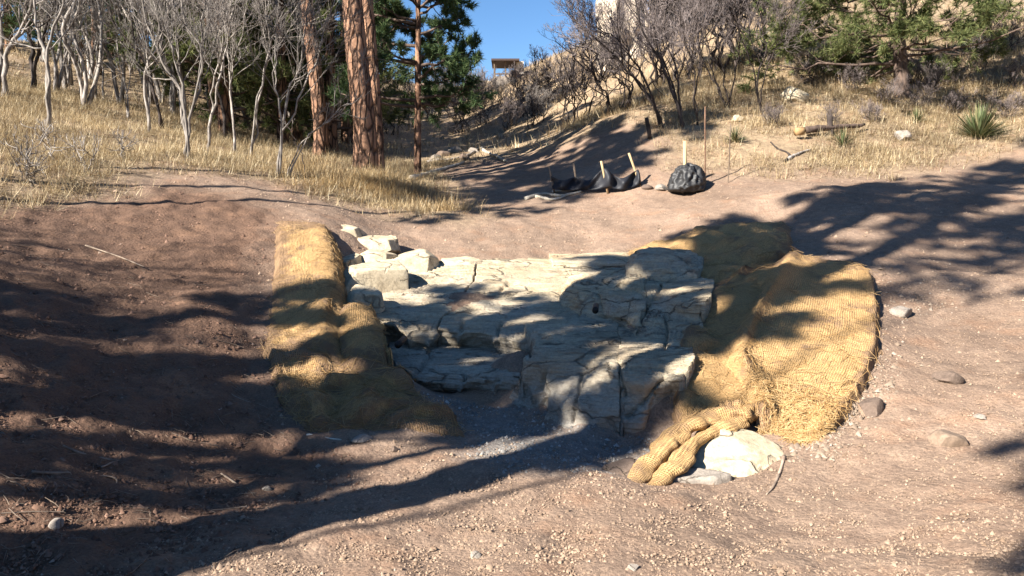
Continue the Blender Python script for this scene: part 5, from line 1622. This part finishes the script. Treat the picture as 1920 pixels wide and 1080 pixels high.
def cliff(px0, px1, pyb, d, height, label, seed, thick=5, nm="sandstone_cliff"):
    a, b = P(px0, pyb, d), P(px1, pyb, d)
    nx, nz_ = int(abs(px1 - px0) / 3) + 8, 60
    c = (a + b) / 2
    w = b[0] - a[0]
    n_ = 90
    th = np.linspace(0, 2 * np.pi, n_, endpoint=False)
    zz = np.linspace(-3, height, nz_)
    X = np.sign(np.cos(th)) * np.abs(np.cos(th)) ** .5 * w / 2
    Y = np.sign(np.sin(th)) * np.abs(np.sin(th)) ** .5 * thick / 2
    V = np.stack([np.broadcast_to(X, (nz_, n_)), np.broadcast_to(Y, (nz_, n_)), np.broadcast_to(zz[:, None], (nz_, n_))], -1).copy()
    tap = 1 - .12 * (zz / height)[:, None] ** 2
    V[..., 0] *= tap; V[..., 1] *= tap
    rg = 1 - np.abs(fbm(np.stack([V[..., 0] * .9, V[..., 1] * .9, V[..., 2] * .12], -1), 3, seed)) * 2.4
    dd = unit(np.stack([V[..., 0], V[..., 1], 0 * V[..., 0]], -1))
    V += dd * (.5 * np.clip(rg, -1, 1) + .25 * fbm(V * .8, 4, seed + 2))[..., None]
    i = np.arange(nz_ - 1)[:, None] * n_; j = np.arange(n_)[None]; j2 = (j + 1) % n_
    q = np.stack([i + j, i + j2, i + n_ + j2, i + n_ + j], -1).reshape(-1, 4)
    me = mesh_data(nm, V.reshape(-1, 3), [q, (nz_ - 1) * n_ + np.arange(n_)[None]], M_cliff)
    o = obj(nm, me); o.location = c
    return tag(o, label, "cliff", "pale sandstone cliffs above the thickets")
M_cliff = make_stone_mat("pink cream cliff sandstone", (0.50, 0.39, 0.29), (0.74, 0.64, 0.50), 3)
cliff(1136, 1196, 60, 38, 14, "tall pale sandstone pillar above the right thicket", 81, 3)
cliff(1235, 1345, 26, 42, 12, "broad pinkish sandstone cliff behind the thicket tops", 82, 5)
# ------------------------------------------------------------------ twigs on the shaded soil
M_dtwig = make_bark_mat("dry twig", (0.22, 0.16, 0.12), (0.42, 0.33, 0.25), 12, .4, .2)
for k, (pts, r_, lab) in enumerate([([(118,843),(160,856),(230,868),(270,866)], .010, "long brown twig on the shaded left soil"), ([(190,876),(215,868),(240,868)], .007, "short side twig beside the long brown twig"), ([(60,885),(150,890),(215,896),(214,918)], .008, "bent twig below the long brown twig"), ([(415,888),(440,905),(462,924)], .008, "straight twig lying in shade left of centre"),
     ([(420,735),(450,750),(470,760)], .008, "pale twig near the left edge of the crumpled blanket"), ([(1460,895),(1450,915),(1437,928)], .012, "forked brown root stub at the pale boulder's right foot"), ([(1470,862),(1464,885),(1455,905)], .014, "brown stick leaning on the pale boulder"), ([(160,460),(220,480),(270,500)], .012, "pale root lying on the red left bank"), ([(575,818),(610,822),(640,826)], .012, "bleached stick below the crumpled blanket")]):
    stick(pts, r_, lab, M_bleach if "bleach" in lab else M_dtwig, "twig", "twig", "twigs and roots on the soil", 6)

# dry needles and bits of twig strewn over the shaded soil
r = np.random.default_rng(77)
x, y = fan_region(2.6, 9, poly=red_poly)(r, 5200)
n_ = len(x)
az = r.uniform(0, 6.283, n_); L_ = np.exp(r.normal(np.log(.05), .6, n_)).clip(.02, .28)
k_ = np.linspace(-.5, .5, 3)
bx = x[:, None] + np.cos(az)[:, None] * k_ * L_[:, None]; by = y[:, None] + np.sin(az)[:, None] * k_ * L_[:, None] + r.normal(0, .004, (n_, 3))
bz = ground(bx, by) + .012 + r.uniform(0, .012, (n_, 3))
B_ = Batch(); B_.tubes(np.stack([bx, by, bz], -1), np.repeat((.0012 + .010 * L_)[:, None], 3, 1), 3)
tag(obj("needle_litter", B_.mesh("needle_litter", M_dtwig)), kind="stuff")
